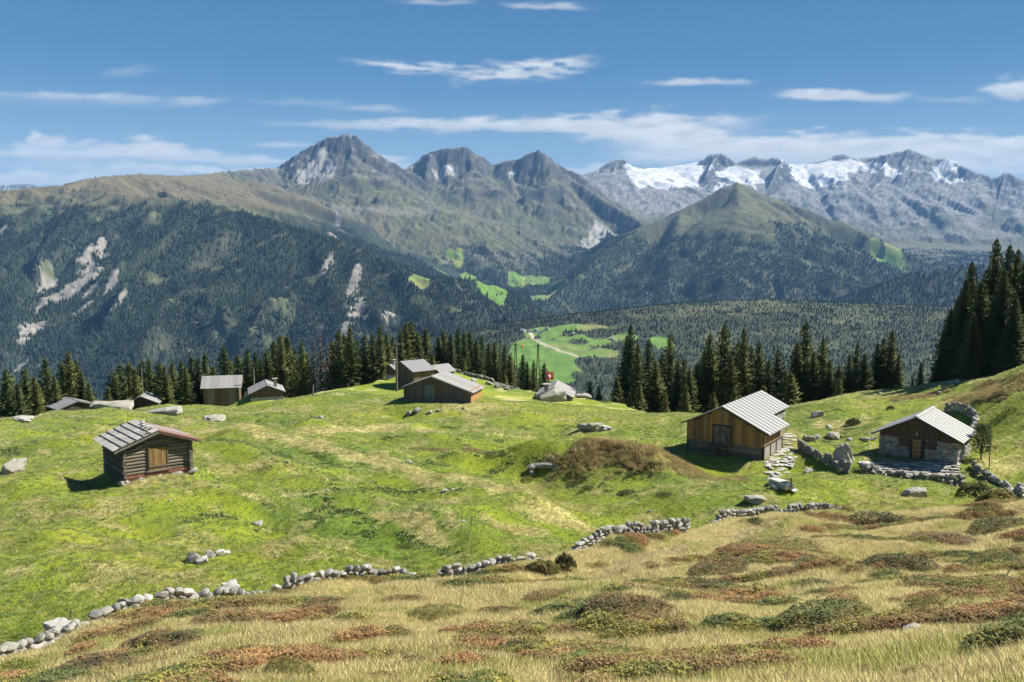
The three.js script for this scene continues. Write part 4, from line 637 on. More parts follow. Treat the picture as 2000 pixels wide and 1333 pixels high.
// level beams one above another, along x (front and back) or z (sides)
function beams(G, x0, x1, y0, h, n, z, mats, o = {}) {
  const r = rng(o.seed || 9), name = o.name || 'log';
  for (let i = 0; i < n; i++) { const e0 = (o.ext || 0) * (.6 + .8 * r()), e1 = (o.ext || 0) * (.6 + .8 * r()), L = x1 - x0 + e0 + e1, rad = h * .53; let g;
    if (o.round) { g = new THREE.CylinderGeometry(rad, rad * (.92 + .1 * r()), L, 8); g.rotateZ(Math.PI / 2); const uv = g.attributes.uv; for (let k = 0; k < uv.count; k++) uv.setXY(k, uv.getX(k) * 1.1 + i * .21, uv.getY(k) * L); } else g = uvBox(L, h - .012, o.t || .1, true, i * .29 + r());
    const y = y0 + (i + .5) * h, x = (x0 - e0 + x1 + e1) / 2; if (o.side) g.rotateY(Math.PI / 2).translate(z, y + (o.off || 0), x); else g.translate(x, y + (o.off || 0), z); part(G, i ? `${name}_${String(i).padStart(3, '0')}` : name, g, pick(mats, r)); }
}
function wallStones(G, x0, x1, y0, top, z, o = {}) {   // coursed rubble
  const r = rng(o.seed || 5), size = o.size || .32; let n = o.n0 || 0;
  for (let y = y0; ;) { const ch = size * (.55 + .4 * r()); let x = x0, any = false;
    while (x < x1) { const w = Math.min(size * (.7 + 1.1 * r()), x1 - x + .05), c = x + w / 2; x += w; if (y + ch > top(c) + .05) continue; any = true; if (o.skip && o.skip(c, y + ch / 2)) continue;
      const m = part(G, n ? `stone_${String(n).padStart(3, '0')}` : 'stone', pick(STONES, r), pick(o.mats || M.stone, r)); n++; m.scale.set(w * 1.22, ch * 1.3, .24); m.rotation.set((r() - .5) * .25, (r() - .5) * .3, (r() - .5) * .25); if (o.side) m.rotation.y += Math.PI / 2; const zz = z + (r() - .5) * .04; if (o.side) m.position.set(zz, y + ch / 2, c); else m.position.set(c, y + ch / 2, zz); }
    y += ch; if (!any) break; }
  return n;
}
function chimney(G, x, z, y0, y1, w = .5) { const c = part(G, 'chimney', bx(w, y1 - y0, w, x, (y0 + y1) / 2, z), M.stone[0]); part(c, 'chimney_cap', bx(w * 1.7, .09, w * 1.7, x, y1 + .16, z), M.stone[2]); part(c, 'chimney_foot', mergeGeometries([-1, 1].map((q) => bx(.1, .14, w * .9, x + q * w * .35, y1 + .06, z))), M.stone[1]); }

// ---- the log store with a stone-slab roof
function logStore() {
  const s = { at: [240, 944, 62], corner: 'A', w: 4.95, L: 4.5, turn: 40, xr: 0, yr: 3.5, yl: 2.42, yrr: 2.38, ol: .62, or: .62, of: .45, ob: .4, seed: 4, lift: .1 }, G = frame(s), r = rng(44), f = roofLine(s), h = s.w / 2;
  gableCore(G, s, M.log[1], .14);
  // foundation boards, red-brown
  beams(G, -h, h, -.7, .5, 2, -.06, M.red, { name: 'sill_board', t: .12, seed: 3 }); part(G, 'base_beam', bx(s.w + .1, .2, .2, 0, .34, -.05, 0, 0, .015, true), M.red[0]);
  for (let i = 0; i < 5; i++) { const m = part(G, i ? 'base_stone_00' + i : 'base_stone', STONES[i], M.stone[i % 4]); m.scale.set(.7 + r() * .5, .45, .5); m.position.set(lerp(-h, h, i / 4), -.02 + .1 * i / 4, .02); }
  const rows = 8, lh = .245;
  for (const [a, b] of [[-h, -.62], [.66, h]]) beams(G, a, b, .42, lh, rows, -.1, M.log, { round: true, ext: 0, seed: a > 0 ? 5 : 6 });
  part(G, 'lintel_log', bx(s.w * .62, .2, .2, .02, .42 + rows * lh + .09, -.1, 0, 0, 0, true), M.log[1]);
  part(G, 'lintel_log', bx(s.w * .36, .2, .2, .02, .42 + rows * lh + .3, -.1, 0, 0, 0, true), M.log[0]);
  // log ends that cross at the corners
  for (const q of [-1, 1]) for (let i = 0; i < rows; i++) { const g = new THREE.CylinderGeometry(.12, .12, .3, 8).rotateX(Math.PI / 2); part(G, `log_end`, g.translate(q * (h - .12), .42 + (i + .05) * lh, .05), M.log[i % 3]); }
  beams(G, -s.L + .05, -.02, -.7, .265, 12, -h + .06, [M.grey[1], M.brown[2], M.dark], { round: true, ext: .16, side: true, seed: 7 });
  beams(G, -s.L + .05, -.02, -.7, .265, 12, h - .06, M.log, { round: true, ext: .16, side: true, seed: 8, name: 'side_log' });
  // plank hatch
  const hatch = part(G, 'hatch', bx(1.26, 1.75, .04, .02, 1.42, .0), M.hatch[1]);
  for (let i = 0; i < 7; i++) part(hatch, i ? 'plank_00' + i : 'plank', bx(.165, 1.62 - r() * .06, .05, -.5 + i * .173, 1.40, .045), M.hatch[i % 3]);
  part(hatch, 'sill', bx(1.7, .12, .16, .02, .56, .06, 0, 0, 0, true), M.log[2]); part(hatch, 'rail', bx(1.3, .1, .06, .02, .86, .09, 0, 0, 0, true), M.log[1]); part(hatch, 'post', bx(.09, 1.8, .1, -.64, 1.4, .05), M.brown[1]); part(hatch, 'post', bx(.09, 1.8, .1, .68, 1.4, .05), M.brown[1]);
  // purlins that carry the eaves
  for (const x of [-h - .2, -h * .5, 0, h * .5, h + .2]) { const g = new THREE.CylinderGeometry(.09, .09, s.L + .85, 7).rotateX(Math.PI / 2); part(G, 'purlin', g.translate(x, f(x) - .10, -s.L / 2 + .02), M.grey[1]); }
  // roof: left side courses of stone slabs held by poles, right side rusty red sheet
  const xe = -h - s.ol, len = Math.hypot(xe, s.yl - s.yr), a = Math.atan2(s.yl - s.yr, xe), zF = s.of, zB = -s.L - s.ob, courses = 6; let n = 0;
  part(G, 'roof_boarding', uvBox(len - .05, .05, zF - zB - .1, true).rotateZ(a).translate(xe / 2, (s.yr + s.yl) / 2 + .02, (zF + zB) / 2), M.grey[0]);
  const X = new THREE.Vector3(Math.cos(a), Math.sin(a), 0), N = new THREE.Vector3(-Math.sin(a), Math.cos(a), 0); if (N.y < 0) N.negate();
  for (let c = 0; c < courses; c++) { let z = zF; const cl = len / courses; while (z > zB + .05) { const w = Math.min(.38 + .4 * r(), z - zB); const t = .03 + .02 * r(), g = stoneSlab(cl * (1.16 + .12 * r()), t, w * .97, r); g.rotateZ(a - .022 * (r() * .5 + .7)); const m = part(G, n ? `roof_slab_${String(n).padStart(3, '0')}` : 'roof_slab', g, pick(M.slab, r)); n++; const along = (c + .5) * cl; m.position.set(X.x * along + N.x * (.09 + .02 * r()), s.yr + X.y * along + N.y * (.09 + .02 * r()), z - w / 2); m.rotation.y = (r() - .5) * .08; z -= w; }
    if (c) { const along = c * cl; const g = new THREE.CylinderGeometry(.024, .028, zF - zB + .2, 6).rotateX(Math.PI / 2); part(G, 'roof_pole', g.translate(X.x * along + N.x * .145, s.yr + X.y * along + N.y * .145, (zF + zB) / 2), M.brown[1]); } }
  s.seed = 12; sheets(G, s, 1, 7, [M.zincRust, M.zincRed, M.zincRed, M.slab[0]], { rib: .03, t: .06, name: 'red_sheet' });
  for (let i = 0; i < 6; i++) { const m = part(G, i ? 'weight_stone_00' + i : 'weight_stone', STONES[i + 2], M.slab[i % 4]), x = -.15 - r() * .5 + (i > 3 ? .5 : 0); m.scale.set(.38, .2, .34); m.position.set(x, f(x) + .2, zF - .3 - i * .75); }
  part(G, 'barge_board', bar([0, s.yr - .1, zF - .02], [xe, s.yl - .1, zF - .02], .13, .05), M.grey[2]); part(G, 'barge_board', bar([0, s.yr - .1, zF - .03], [h + s.or, s.yrr - .1, zF - .03], .1, .05), M.brown[0]);
  return add(G, 'log_store', 'small weathered log hut with stone-slab roof and plank hatch', 'hut');
}
function stoneSlab(l, t, w, r) { const g = new THREE.BoxGeometry(l, t, w, 2, 1, 2).toNonIndexed(), p = g.attributes.position, o = r() * 40; for (let i = 0; i < p.count; i++) { const x = p.getX(i), y = p.getY(i), z = p.getZ(i); p.setXYZ(i, x + .07 * noise(x * 5 + o, z * 5 + y), y + .025 * noise(x * 4 + o, z * 4 + 7), z + .05 * noise(x * 6 + o, z * 4 + 3 + y)); } const uv = g.attributes.uv; for (let i = 0; i < uv.count; i++) uv.setXY(i, p.getX(i) + o, p.getZ(i) + p.getY(i)); g.computeVertexNormals(); return g; }

// ---- the plank-fronted barn with a zinc roof
function plankBarn() {
  const s = { at: [1490, 901, 87.5], corner: 'B', w: 8.1, L: 6.2, turn: -34, xr: -.25, yr: 5.2, yl: 3.1, yrr: 2.78, ol: .55, or: .75, of: .5, ob: .0, seed: 6, lift: .12 }, G = frame(s), r = rng(66), f = roofLine(s), h = s.w / 2;
  gableCore(G, s, M.plank[3], .08);
  beams(G, -h, h, -.85, .245, 9, -.02, M.grey, { t: .14, seed: 11, name: 'beam' });
  gableBoards(G, s, -h, h, 1.38, null, 44, M.plank, { z: .04, seed: 12, skip: (x) => x > -1.15 && x < .62 });
  gableBoards(G, s, -1.15, .62, 3.2, null, 7, M.plank, { z: .04, seed: 13, ragged: 0 });
  // loft door with braces
  const door = part(G, 'loft_door', bx(1.72, 1.95, .06, -.265, 2.2, .0), M.grey[1]);
  for (let i = 0; i < 7; i++) part(door, i ? 'door_plank_00' + i : 'door_plank', bx(.23, 1.82, .05, -1.0 + i * .245, 2.2, .05), M.grey[(i * 2) % 3]);
  part(door, 'lintel', bx(1.95, .2, .12, -.265, 3.15, .08, 0, 0, 0, true), M.dark); part(door, 'brace', bar([-.98, 1.55, .1], [-.3, 2.95, .1], .11, .05), M.brown[2]); part(door, 'brace', bar([.45, 1.55, .1], [-.22, 2.95, .1], .11, .05), M.brown[2]); part(door, 'frame_post', bx(.13, 2.0, .12, -1.2, 2.2, .07), M.dark); part(door, 'frame_post', bx(.13, 2.0, .12, .67, 2.2, .07), M.dark); part(door, 'sill', bx(2.4, .14, .3, -.265, 1.22, .14, 0, 0, 0, true), M.brown[1]);
  // ramp landing and steps
  const st = part(G, 'landing', bx(1.9, .1, .9, -.5, 1.02, .55, 0, 0, 0, true), M.grey[1]); for (let i = 0; i < 4; i++) part(st, 'step', bx(1.25, .07, .3, -1.15 + .05 * i, .82 - i * .24, .75 + i * .26, 0, 0, 0, true), M.grey[i % 3]); part(st, 'stringer', bar([-1.75, .95, .6], [-1.6, -.15, 1.75], .08, .16), M.dark); part(st, 'stringer', bar([-.55, .95, .6], [-.4, -.15, 1.75], .08, .16), M.dark); for (const x of [-1.35, .35]) part(st, 'support_post', bx(.12, 1.5, .12, x, .3, .9), M.brown[2]);
  // slatted opening low on the left
  const win = part(G, 'slat_window', bx(.95, .62, .05, -h + .75, .62, .06), M.grey[1]); for (let i = 0; i < 5; i++) part(win, 'slat', bx(.06, .58, .05, -h + .38 + i * .185, .62, .1), M.grey[2]);
  for (const x of [-2.9, -1.6, 1.1, 2.6]) part(G, 'purlin_end', bx(.26, .26, .5, x, f(x) - .2, .24), M.dark);
  for (const q of [-1, 1]) part(G, 'corner_post', bx(.2, f(q * h) + .9, .2, q * (h - .06), (f(q * h) - .9) / 2 - .02, -.02), M.dark);
  // long wall on the sunny side: boards above, pale doors below
  for (let i = 0; i < 22; i++) { const z = -.15 - i * (s.L - .2) / 22, w = (s.L - .2) / 22; part(G, i ? `side_plank_${String(i).padStart(3, '0')}` : 'side_plank', bx(.05, 1.35, w - .012, h + .01, 2.1, z - w / 2), pick(M.plank, r)); }
  part(G, 'wall_plate', bx(.16, .16, s.L - .1, h + .03, 1.42, -s.L / 2, 0, 0, 0, true), M.dark);
  for (const [z0, z1] of [[-.25, -2.0], [-2.25, -3.95], [-4.1, -5.85]]) { const d = part(G, 'stable_door', bx(.05, 2.2, z0 - z1, h + .0, .26, (z0 + z1) / 2), M.pale[1]); const n = 6; for (let i = 0; i < n; i++) part(d, 'door_plank', bx(.05, 2.15, (z0 - z1) / n - .014, h + .04, .26, z0 - (i + .5) * (z0 - z1) / n), M.pale[i % 2]); }
  for (const z of [-.1, -2.12, -4.02, -5.98]) part(G, 'wall_post', bx(.15, 2.4, .15, h + .05, .2, z), M.dark);
  // stone back part, set in from the sunny side
  const s2 = { ...s, w: s.w, L: 5.6 }; const B = part(G, 'back_wall', (() => { const sh = new THREE.Shape(), hr = h - 1.5; sh.moveTo(-h, -1); sh.lineTo(hr, -1); sh.lineTo(hr, f(hr) - .05); sh.lineTo(s.xr, s.yr - .05); sh.lineTo(-h, f(-h) - .05); sh.closePath(); return new THREE.ExtrudeGeometry(sh, { depth: s2.L, bevelEnabled: false }).translate(0, 0, -s.L - s2.L); })(), M.mortar);
  wallStones(B, -s.L - s2.L, -s.L - .1, -.5, () => f(h - 1.5) - .1, h - 1.46, { seed: 31, side: true, size: .42 });
  sheets(G, s, 1, 7, [M.zinc, M.zinc, M.zincRust], { z1: -s.L, ob: 0 }); sheets(G, s, -1, 13, [M.zinc], { z1: -s.L - 5.9 });
  sheets(G, s, 1, 6, [M.zinc, M.zinc, M.zincRust], { z0: -s.L - .002, z1: -s.L - 5.9, xe: h - 1.05, ye: f(h - 1.05), name: 'back_roof_sheet' });
  barge(G, s, M.dark); part(G, 'gutter_edge', bx(.07, .1, s.L + .5, h + s.or - .02, s.yrr + .0, -s.L / 2 + .25), M.zincRust);
  return add(G, 'plank_barn', 'barn with orange vertical plank gable and ribbed zinc roof', 'barn');
}
// ---- the stone hut with a dark wooden gable
function stoneHut() {
  const WALLM = [M.stone[0], M.stone[2], M.stone[3], M.stone[0]];
  const s = { at: [1869.6, 905, 84], corner: 'B', w: 7.3, L: 6.0, turn: -38, xr: -.1, yr: 4.35, yl: 2.25, yrr: 2.25, ol: .6, or: .6, of: .75, ob: .3, seed: 9, y: -20.55, lift: .05 }, G = frame(s), f = roofLine(s), h = s.w / 2;
  gableCore(G, s, M.mortar, .1);
  const door = (x, y) => x > -.75 && x < .75 && y < 2.1 || x > -1.75 && x < 1.85 && y > 1.15 && y < 1.95;
  wallStones(G, -h, h, -.9, () => 2.15, .02, { seed: 21, size: .34, skip: door, mats: WALLM });
  wallStones(G, -s.L, -.1, -.9, () => 2.05, h - .02, { seed: 22, side: true, size: .36, n0: 200, mats: WALLM });
  gableBoards(G, s, -h + .1, h - .1, 2.0, (x) => Math.max(2.05, f(x)), 26, [M.brown[2], wood(.075, .05, .034), wood(.10, .062, .04)], { z: .06, seed: 23, ragged: 0 });
  const d = part(G, 'door', bx(.82, 1.95, .07, -.02, .98, .06), M.door); for (let i = 0; i < 9; i++) part(d, 'door_board', bx(.8, .2, .04, -.02, .13 + i * .213, .11, 0, 0, 0, true), i % 2 ? M.plank[3] : M.plank[4]); part(d, 'door_post', bx(.2, 2.1, .2, -.56, 1.0, .06), M.dark); part(d, 'door_post', bx(.2, 2.1, .2, .52, 1.0, .06), M.dark); part(d, 'threshold', bx(1.8, .14, .6, -.1, -.06, .4), M.stone[1]);
  for (const [x, w] of [[-1.22, 1.0], [1.25, 1.1]]) { const q = part(G, 'window', bx(w, .72, .06, x, 1.55, .05), M.glass); part(q, 'shutter', bx(w * .98, .7, .05, x, 1.55, .1), wood(.085, .055, .038)); part(q, 'frame', bx(w + .1, .08, .1, x, 1.95, .1, 0, 0, 0, true), M.dark); }
  const orn = part(G, 'wall_lamp', new THREE.ConeGeometry(.13, .28, 10).translate(-.02, 2.62, .2), M.white); part(orn, 'lamp_knob', new THREE.SphereGeometry(.07, 10, 8).translate(-.02, 2.82, .2), M.white);
  s.seed = 15; sheets(G, s, 1, 9, [M.zinc], { rib: .04 }); sheets(G, s, -1, 9, [M.zinc], { rib: .04 }); barge(G, s, M.dark); ridgeCap(G, s, M.zinc);
  return add(G, 'stone_hut', 'low stone hut with dark wooden gable and zinc roof', 'hut');
}
// ---- the wide grey barn and its neighbours
function greyBarn() {
  const s = { at: [919.5, 789, 120], corner: 'B', w: 9.8, L: 5.2, turn: -14.5, xr: -.75, yr: 3.62, yl: 1.95, yrr: 1.5, ol: .35, or: .5, of: .4, ob: .4, seed: 2, lift: .1 }, G = frame(s), f = roofLine(s), h = s.w / 2;
  gableCore(G, s, M.brown[2], .08);
  beams(G, -h, h, -.8, .26, 5, -.01, [M.grey[0], M.grey[1]], { t: .12, seed: 41, name: 'beam' });
  gableBoards(G, s, -h, h, .5, null, 36, [M.grey[0], M.grey[1], M.brown[0], M.brown[1], M.grey[1]], { z: .02, seed: 42, skip: (x) => x > -1.85 && x < -.15 });
  gableBoards(G, s, -1.85, -.15, 2.3, null, 6, [M.brown[0], M.grey[1]], { z: .02, seed: 43, ragged: 0 });
  const d = part(G, 'loft_door', bx(1.6, 1.5, .06, -1.0, 1.45, .03), M.green); for (let i = 0; i < 6; i++) part(d, 'door_plank', bx(.25, 1.45, .05, -1.64 + i * .257, 1.45, .07), i % 2 ? M.green : wood(.17, .20, .165)); part(d, 'lintel', bx(1.9, .16, .12, -1.0, 2.25, .08, 0, 0, 0, true), M.grey[2]); part(d, 'sill', bx(1.85, .16, .2, -1.0, .62, .1, 0, 0, 0, true), M.grey[2]);
  part(G, 'bench', bx(2.8, .08, .3, 1.6, .05, .25, 0, 0, 0, true), M.pale[1]); part(G, 'low_door', bx(1.3, .75, .05, -1.0, .12, .09), M.grey[2]);
  for (let i = 0; i < 14; i++) { const w = (s.L - .1) / 14; part(G, 'side_plank', bx(.05, 1.9, w - .012, h + .01, .95, -.08 - (i + .5) * w), [M.plank[1], M.plank[0], M.plank[4]][i % 3]); } part(G, 'side_plinth', bx(.14, 1, s.L, h + .02, -.45, -s.L / 2), M.paleStone);
  sheets(G, s, 1, 9, M.slate, { rib: .012, t: .06 }); s.seed = 5; sheets(G, s, -1, 9, M.slate, { rib: .012, t: .06 }); barge(G, s, M.grey[2]);
  return add(G, 'grey_barn', 'wide grey wooden barn with green loft door and slate roof', 'barn');
}
function simpleHut(s, o) {
  const G = frame(s), f = roofLine(s), h = s.w / 2; gableCore(G, s, M.brown[0], .07);
  if (o.stone) { wallStones(G, -h, h, -.5, f, .0, { seed: s.seed + 1, size: .5 }); wallStones(G, -s.L, -.1, -.5, () => f(h) - .1, h - .02, { seed: s.seed + 2, side: true, size: .5, n0: 150 }); }
  else { gableBoards(G, s, -h, h, -.6, null, o.n || 16, o.boards || M.brown, { seed: s.seed + 3, ragged: 0 }); for (let i = 0; i < 10; i++) { const w = (s.L - .1) / 10, q = o.sunSide ?? 1; part(G, 'side_plank', bx(.05, f(q * h) + .55, w - .01, q * (h + .01), (f(q * h) - .6) / 2, -.06 - (i + .5) * w), (o.sideBoards || M.brown)[(i * 5 + (i >> 1)) % (o.sideBoards || M.brown).length]); } }
  if (o.plinth) part(G, 'plinth', bx(s.w + .06, .7, .12, 0, o.plinth, .04), M.paleStone);
  if (o.door) { const d = part(G, 'door', bx(.8, 1.7, .06, o.door, .8, .06), M.brown[1]); part(d, 'lintel', bx(1.0, .12, .1, o.door, 1.7, .07), M.grey[2]); }
  sheets(G, s, 1, o.sheets || 7, o.roof || M.slate, { rib: o.rib ?? .012, t: .06 }); s.seed++; sheets(G, s, -1, o.sheets || 7, o.roofLeft || o.roof || M.slate, { rib: o.rib ?? .012, t: .06 }); barge(G, s, o.barge || M.grey[1]);
  if (o.chimney) chimney(G, ...o.chimney);
  return add(G, o.name || 'hut', o.label, o.cat || 'hut');
}
function hamlet() {
  simpleHut({ at: [807, 752, 146], corner: 'B', w: 5.4, L: 4.1, turn: -50, xr: -.75, yr: 4.05, yl: 3.3, yrr: 2.6, ol: .4, or: .45, of: .35, ob: .35, seed: 51, y: -22.6, lift: .1 }, { label: 'tall narrow barn with bright zinc roof behind the wide grey barn', name: 'tall_barn', cat: 'barn', roof: [M.zinc], rib: .03, boards: [M.brown[0], M.grey[1], M.brown[2]], sideBoards: [M.brown[1], M.brown[0], M.plank[3]], sheets: 7 });
  simpleHut({ at: [846, 741, 156], w: 3.8, L: 3.2, turn: -46, xr: 0, yr: 2.5, yl: 1.5, yrr: 1.3, ol: .35, or: .35, of: .3, ob: .3, seed: 55, lift: .1 }, { label: 'small hut with pale blue-grey roof tucked behind the two barns', name: 'small_hut', roof: [M.zinc], rib: .03, n: 10 });
  simpleHut({ at: [772, 739, 166], corner: 'B', w: 2.8, L: 2.6, turn: -45, xr: -.2, yr: 2.45, yl: 1.7, yrr: 1.55, ol: .3, or: .3, of: .3, ob: .3, seed: 57, lift: .1 }, { label: 'tiny hut with chimney beside the tall narrow barn', name: 'tiny_hut', roof: [M.zinc], rib: .02, n: 8, chimney: [-.5, -1.2, 2.0, 3.1, .45], plinth: .1 });
  simpleHut({ at: [1082, 780, 146], w: 6.0, L: 8.2, turn: -7, xr: -.05, yr: 2.15, yl: .5, yrr: .45, ol: .25, or: .3, of: .3, ob: .3, seed: 61, lift: -.1, y: -24.75 }, { label: 'low hut with grey slate roof built against a boulder, flag behind', name: 'boulder_hut', stone: true, chimney: [-1.35, -1.2, 1.0, 2.35, .75], sheets: 10 });
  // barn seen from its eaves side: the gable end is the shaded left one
  { const s = { at: [398, 795, 148], corner: 'A', w: 5.0, L: 5.8, turn: -77, xr: 0, yr: 4.75, yl: 3.0, yrr: 3.0, ol: .5, or: .5, of: .45, ob: .45, seed: 71, y: -26.1, lift: .05 };
    // front = left gable; its sunny long wall looks towards the valley path
    const P = px(398, 795, 148), th = s.turn * Math.PI / 180; s.corner = 'B';
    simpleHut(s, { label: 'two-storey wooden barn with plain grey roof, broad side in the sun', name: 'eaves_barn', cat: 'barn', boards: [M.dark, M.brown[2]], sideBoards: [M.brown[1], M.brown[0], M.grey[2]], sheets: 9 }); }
  simpleHut({ at: [521.7, 784, 140], w: 5.0, L: 6.3, turn: 18, xr: 0, yr: 2.35, yl: 1.05, yrr: 1.15, ol: .35, or: .35, of: .35, ob: .35, seed: 75, y: -23.65, lift: 0 }, { label: 'small house with grey gable roof and chimney beside the eaves barn', name: 'small_house', cat: 'house', boards: M.brown, sideBoards: M.grey, chimney: [1.35, -1.4, 1.6, 3.0, .5], sheets: 8, plinth: .05, roof: M.slate });
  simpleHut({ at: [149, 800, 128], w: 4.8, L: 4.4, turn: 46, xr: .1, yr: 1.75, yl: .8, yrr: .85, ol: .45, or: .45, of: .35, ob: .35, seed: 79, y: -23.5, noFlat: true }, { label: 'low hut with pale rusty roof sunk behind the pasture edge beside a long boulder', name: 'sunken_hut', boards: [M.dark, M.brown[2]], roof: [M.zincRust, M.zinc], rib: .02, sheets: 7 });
  simpleHut({ at: [274, 785, 157], w: 5.6, L: 5, turn: 12, xr: 0, yr: 2.4, yl: 1.0, yrr: 1.0, ol: .4, or: .4, of: .35, ob: .35, seed: 83, y: -28.3, noFlat: true }, { label: 'grey-roofed hut with two chimneys almost hidden by the pasture edge', name: 'hidden_hut', boards: M.brown, chimney: [-1.4, -1.5, 1.3, 2.5, .5], roof: M.slate });
}

// ------------------------------------------------------------------ put it all in place
logStore(); plankBarn(); stoneHut(); greyBarn(); hamlet();
buildPasture(); buildMountains(); buildForest();

// ---- far farmhouses on the hill meadows
for (const [u, v, w] of [[1022, 648, 12], [1034, 650, 10], [1046, 648, 12], [1056, 652, 9], [1068, 645, 10], [1120, 655, 8], [1195, 664, 10], [1260, 668, 9]]) { const p = hitMountain(u, v, 1500, 2700); if (!p) continue; const G = new THREE.Group(); G.position.set(p[0], p[1] - 1, -p[2]); G.rotation.y = u; part(G, 'wall', bx(w, 5, w * .8, 0, 2.5, 0), M.white); const sh = new THREE.Shape(); sh.moveTo(-w * .58, 5); sh.lineTo(0, 8.5); sh.lineTo(w * .58, 5); sh.closePath(); part(G, 'roof', new THREE.ExtrudeGeometry(sh, { depth: w * .95, bevelEnabled: false }).translate(0, 0, -w * .475), M.slate[0]); add(G, 'farmhouse', 'tiny pale farmhouse on the green meadow of the low wooded hill', 'house', 'far farmhouses on the hill meadows'); }
// ---- walls
const LW = 'lower field wall of loose grey stones';
stoneWall('field_wall', 'low tumbled stone wall at the foot of the pasture with large pale block', [[-120, 1318, 29.5], [0, 1278, 32], [60, 1256, 33], [140, 1240, 34.5], [200, 1215, 36], [260, 1190, 37.6], [330, 1170, 39], [400, 1163, 40], [475, 1156, 41], [520, 1152, 41.9]], { h: .46, size: .36, thick: .55, seed: 3, ends: 1.2 });
stoneWall('field_wall', 'short stretch of field wall of dark-edged stones between two grassy gaps', [[535, 1152, 42.3], [620, 1140, 43.6], [680, 1128, 44.5], [740, 1118, 45.4], [800, 1106, 46], [835, 1109, 46.2]], { h: .56, size: .36, thick: .5, seed: 5, ends: .5 });
stoneWall('field_wall', 'half-buried stretch of field wall running into two dark bushes', [[855, 1112, 46.3], [950, 1110, 47], [1010, 1108, 47.6], [1040, 1104, 48], [1065, 1103, 48.3]], { h: .62, size: .36, thick: .5, seed: 7, ends: .5 });
stoneWall('field_wall', 'upright stretch of dry-stone wall with stacked courses and a blunt end', [[1128, 1098, 49], [1180, 1086, 50.6], [1240, 1072, 52.3], [1290, 1059, 53.8], [1342, 1046, 55]], { h: .78, size: .36, thick: .5, seed: 9 });
stoneWall('field_wall', 'arched stretch of pale dry-stone wall at the edge of the heath', [[1392, 1034, 57.5], [1430, 1022, 59], [1490, 1016, 60.4], [1560, 1014, 61.4], [1640, 1014, 62.4]], { h: .6, size: .36, thick: .5, seed: 11, ends: 1.2 });
stoneWall('garden_wall', 'narrow dry-stone wall sloping between the plank barn and the tall boulder', [[1560, 878], [1590, 893], [1620, 908], [1658, 926]], { h: .95, size: .42, seed: 13, mats: [M.stone[1], M.stone[3]] });
stoneWall('yard_wall', 'rough stone wall curving behind the zinc-roofed stone hut', [[1846, 806], [1868, 803], [1890, 808], [1908, 822], [1902, 840], [1893, 862]], { h: 1.1, size: .5, seed: 17 });
stoneWall('terrace_wall', 'grey retaining wall of flat stones under the door of the stone hut', [[1685, 926, 82.5], [1720, 926, 82.3], [1770, 930, 80.8], [1830, 936, 78.6], [1878, 936, 78.4]], { h: 1.0, size: .5, seed: 19, thick: .9, mats: [M.stone[1], M.stone[3], M.stone[1]] });
stoneWall('slope_wall', 'broken line of stones running down from the stone hut past the shrubs', [[1900, 915], [1935, 938], [1965, 955], [1995, 972]], { h: .8, size: .5, seed: 23 });
stoneWall('crest_wall', 'long overgrown boundary wall along the rise behind the barns', [[872, 716, 186], [905, 722, 183], [940, 736, 178], [975, 746, 172], [1012, 755, 166]], { h: .6, size: .6, thick: .7, seed: 25, mats: [M.stone[3], M.mortar, M.stone[1]] });
stoneWall('ramp_wall', 'short pale ramp wall between the eaves barn and the small house', [[464, 770, 150], [474, 776, 147], [486, 780, 143]], { h: .8, size: .5, seed: 27, mats: [M.stone[2], M.paleStone] });

// ---- boulders and stones
rock('tall pale boulder leaning at the end of the garden wall', 1648, 906, 34, 40, { s: 2, sink: 1.45, deep: .8, rz: .45, ry: .3 });
rock('rounded boulder alone at the pasture margin west of the log hut', 20, 924, 42, 24, { s: 2 });
rock('long whale-backed boulder beside the sunken hut', 215, 796, 72, 15, { s: 3, d: 122, deep: .5, ry: .2 });
rock('flat pale rock slab in the grass above the log hut', 320, 809, 56, 10, { s: 4, m: M.stone[0], deep: .7, ry: .1 });
rock('small flat rock with mossy edge below the eaves barn', 415, 822, 36, 9, { s: 5, deep: .8, ry: .1 });
rock('flat pale rock near the edge of the pasture', 40, 822, 34, 8, { s: 0, m: M.stone[2], deep: .7 });
rock('big grey boulder that the low slate-roofed hut leans on', 1080, 787, 46, 22, { s: 4, sink: 1.5, deep: .6, d: 142, ry: .4 });
rock('pointed boulder of the pair in the hollow before the plank barn', 1152, 842, 40, 15, { s: 1 });
rock('flat pale stone of the pair in the hollow before the plank barn', 1180, 841, 26, 9, { s: 4, m: M.stone[2] });
rock('dark-faced boulder on the lawn below the stone hut', 1790, 973, 42, 18, { s: 5 });
rock('low boulder beside the earth patch below the water trough', 1475, 983, 36, 13, { s: 3 });
rock('flat grey slab lying on the mown grass beside the trough', 1580, 925, 17, 8, { s: 4, m: M.stone[0] });
rock('boulder among the grass uphill of the garden wall', 1628, 858, 24, 12, { s: 0 });
rock('squarish stone by the head of the garden wall', 1582, 862, 20, 10, { s: 1 });
rock('rounded stone by the head of the garden wall', 1598, 859, 16, 9, { s: 5 });
rock('grey boulder on the slope behind the plank barn', 1597, 816, 22, 12, { s: 2 });
rock('large pale block set in the lower field wall', 116, 1243, 48, 26, { s: 1, m: M.stone[2], deep: .8 });
rock('large pale block at the upper end of the lower field wall', 447, 1160, 44, 16, { s: 3, m: M.stone[2], deep: .7 });
rock('pale half-sunken rock among the heath shrubs', 1785, 1236, 30, 12, { s: 4, m: M.paleStone });
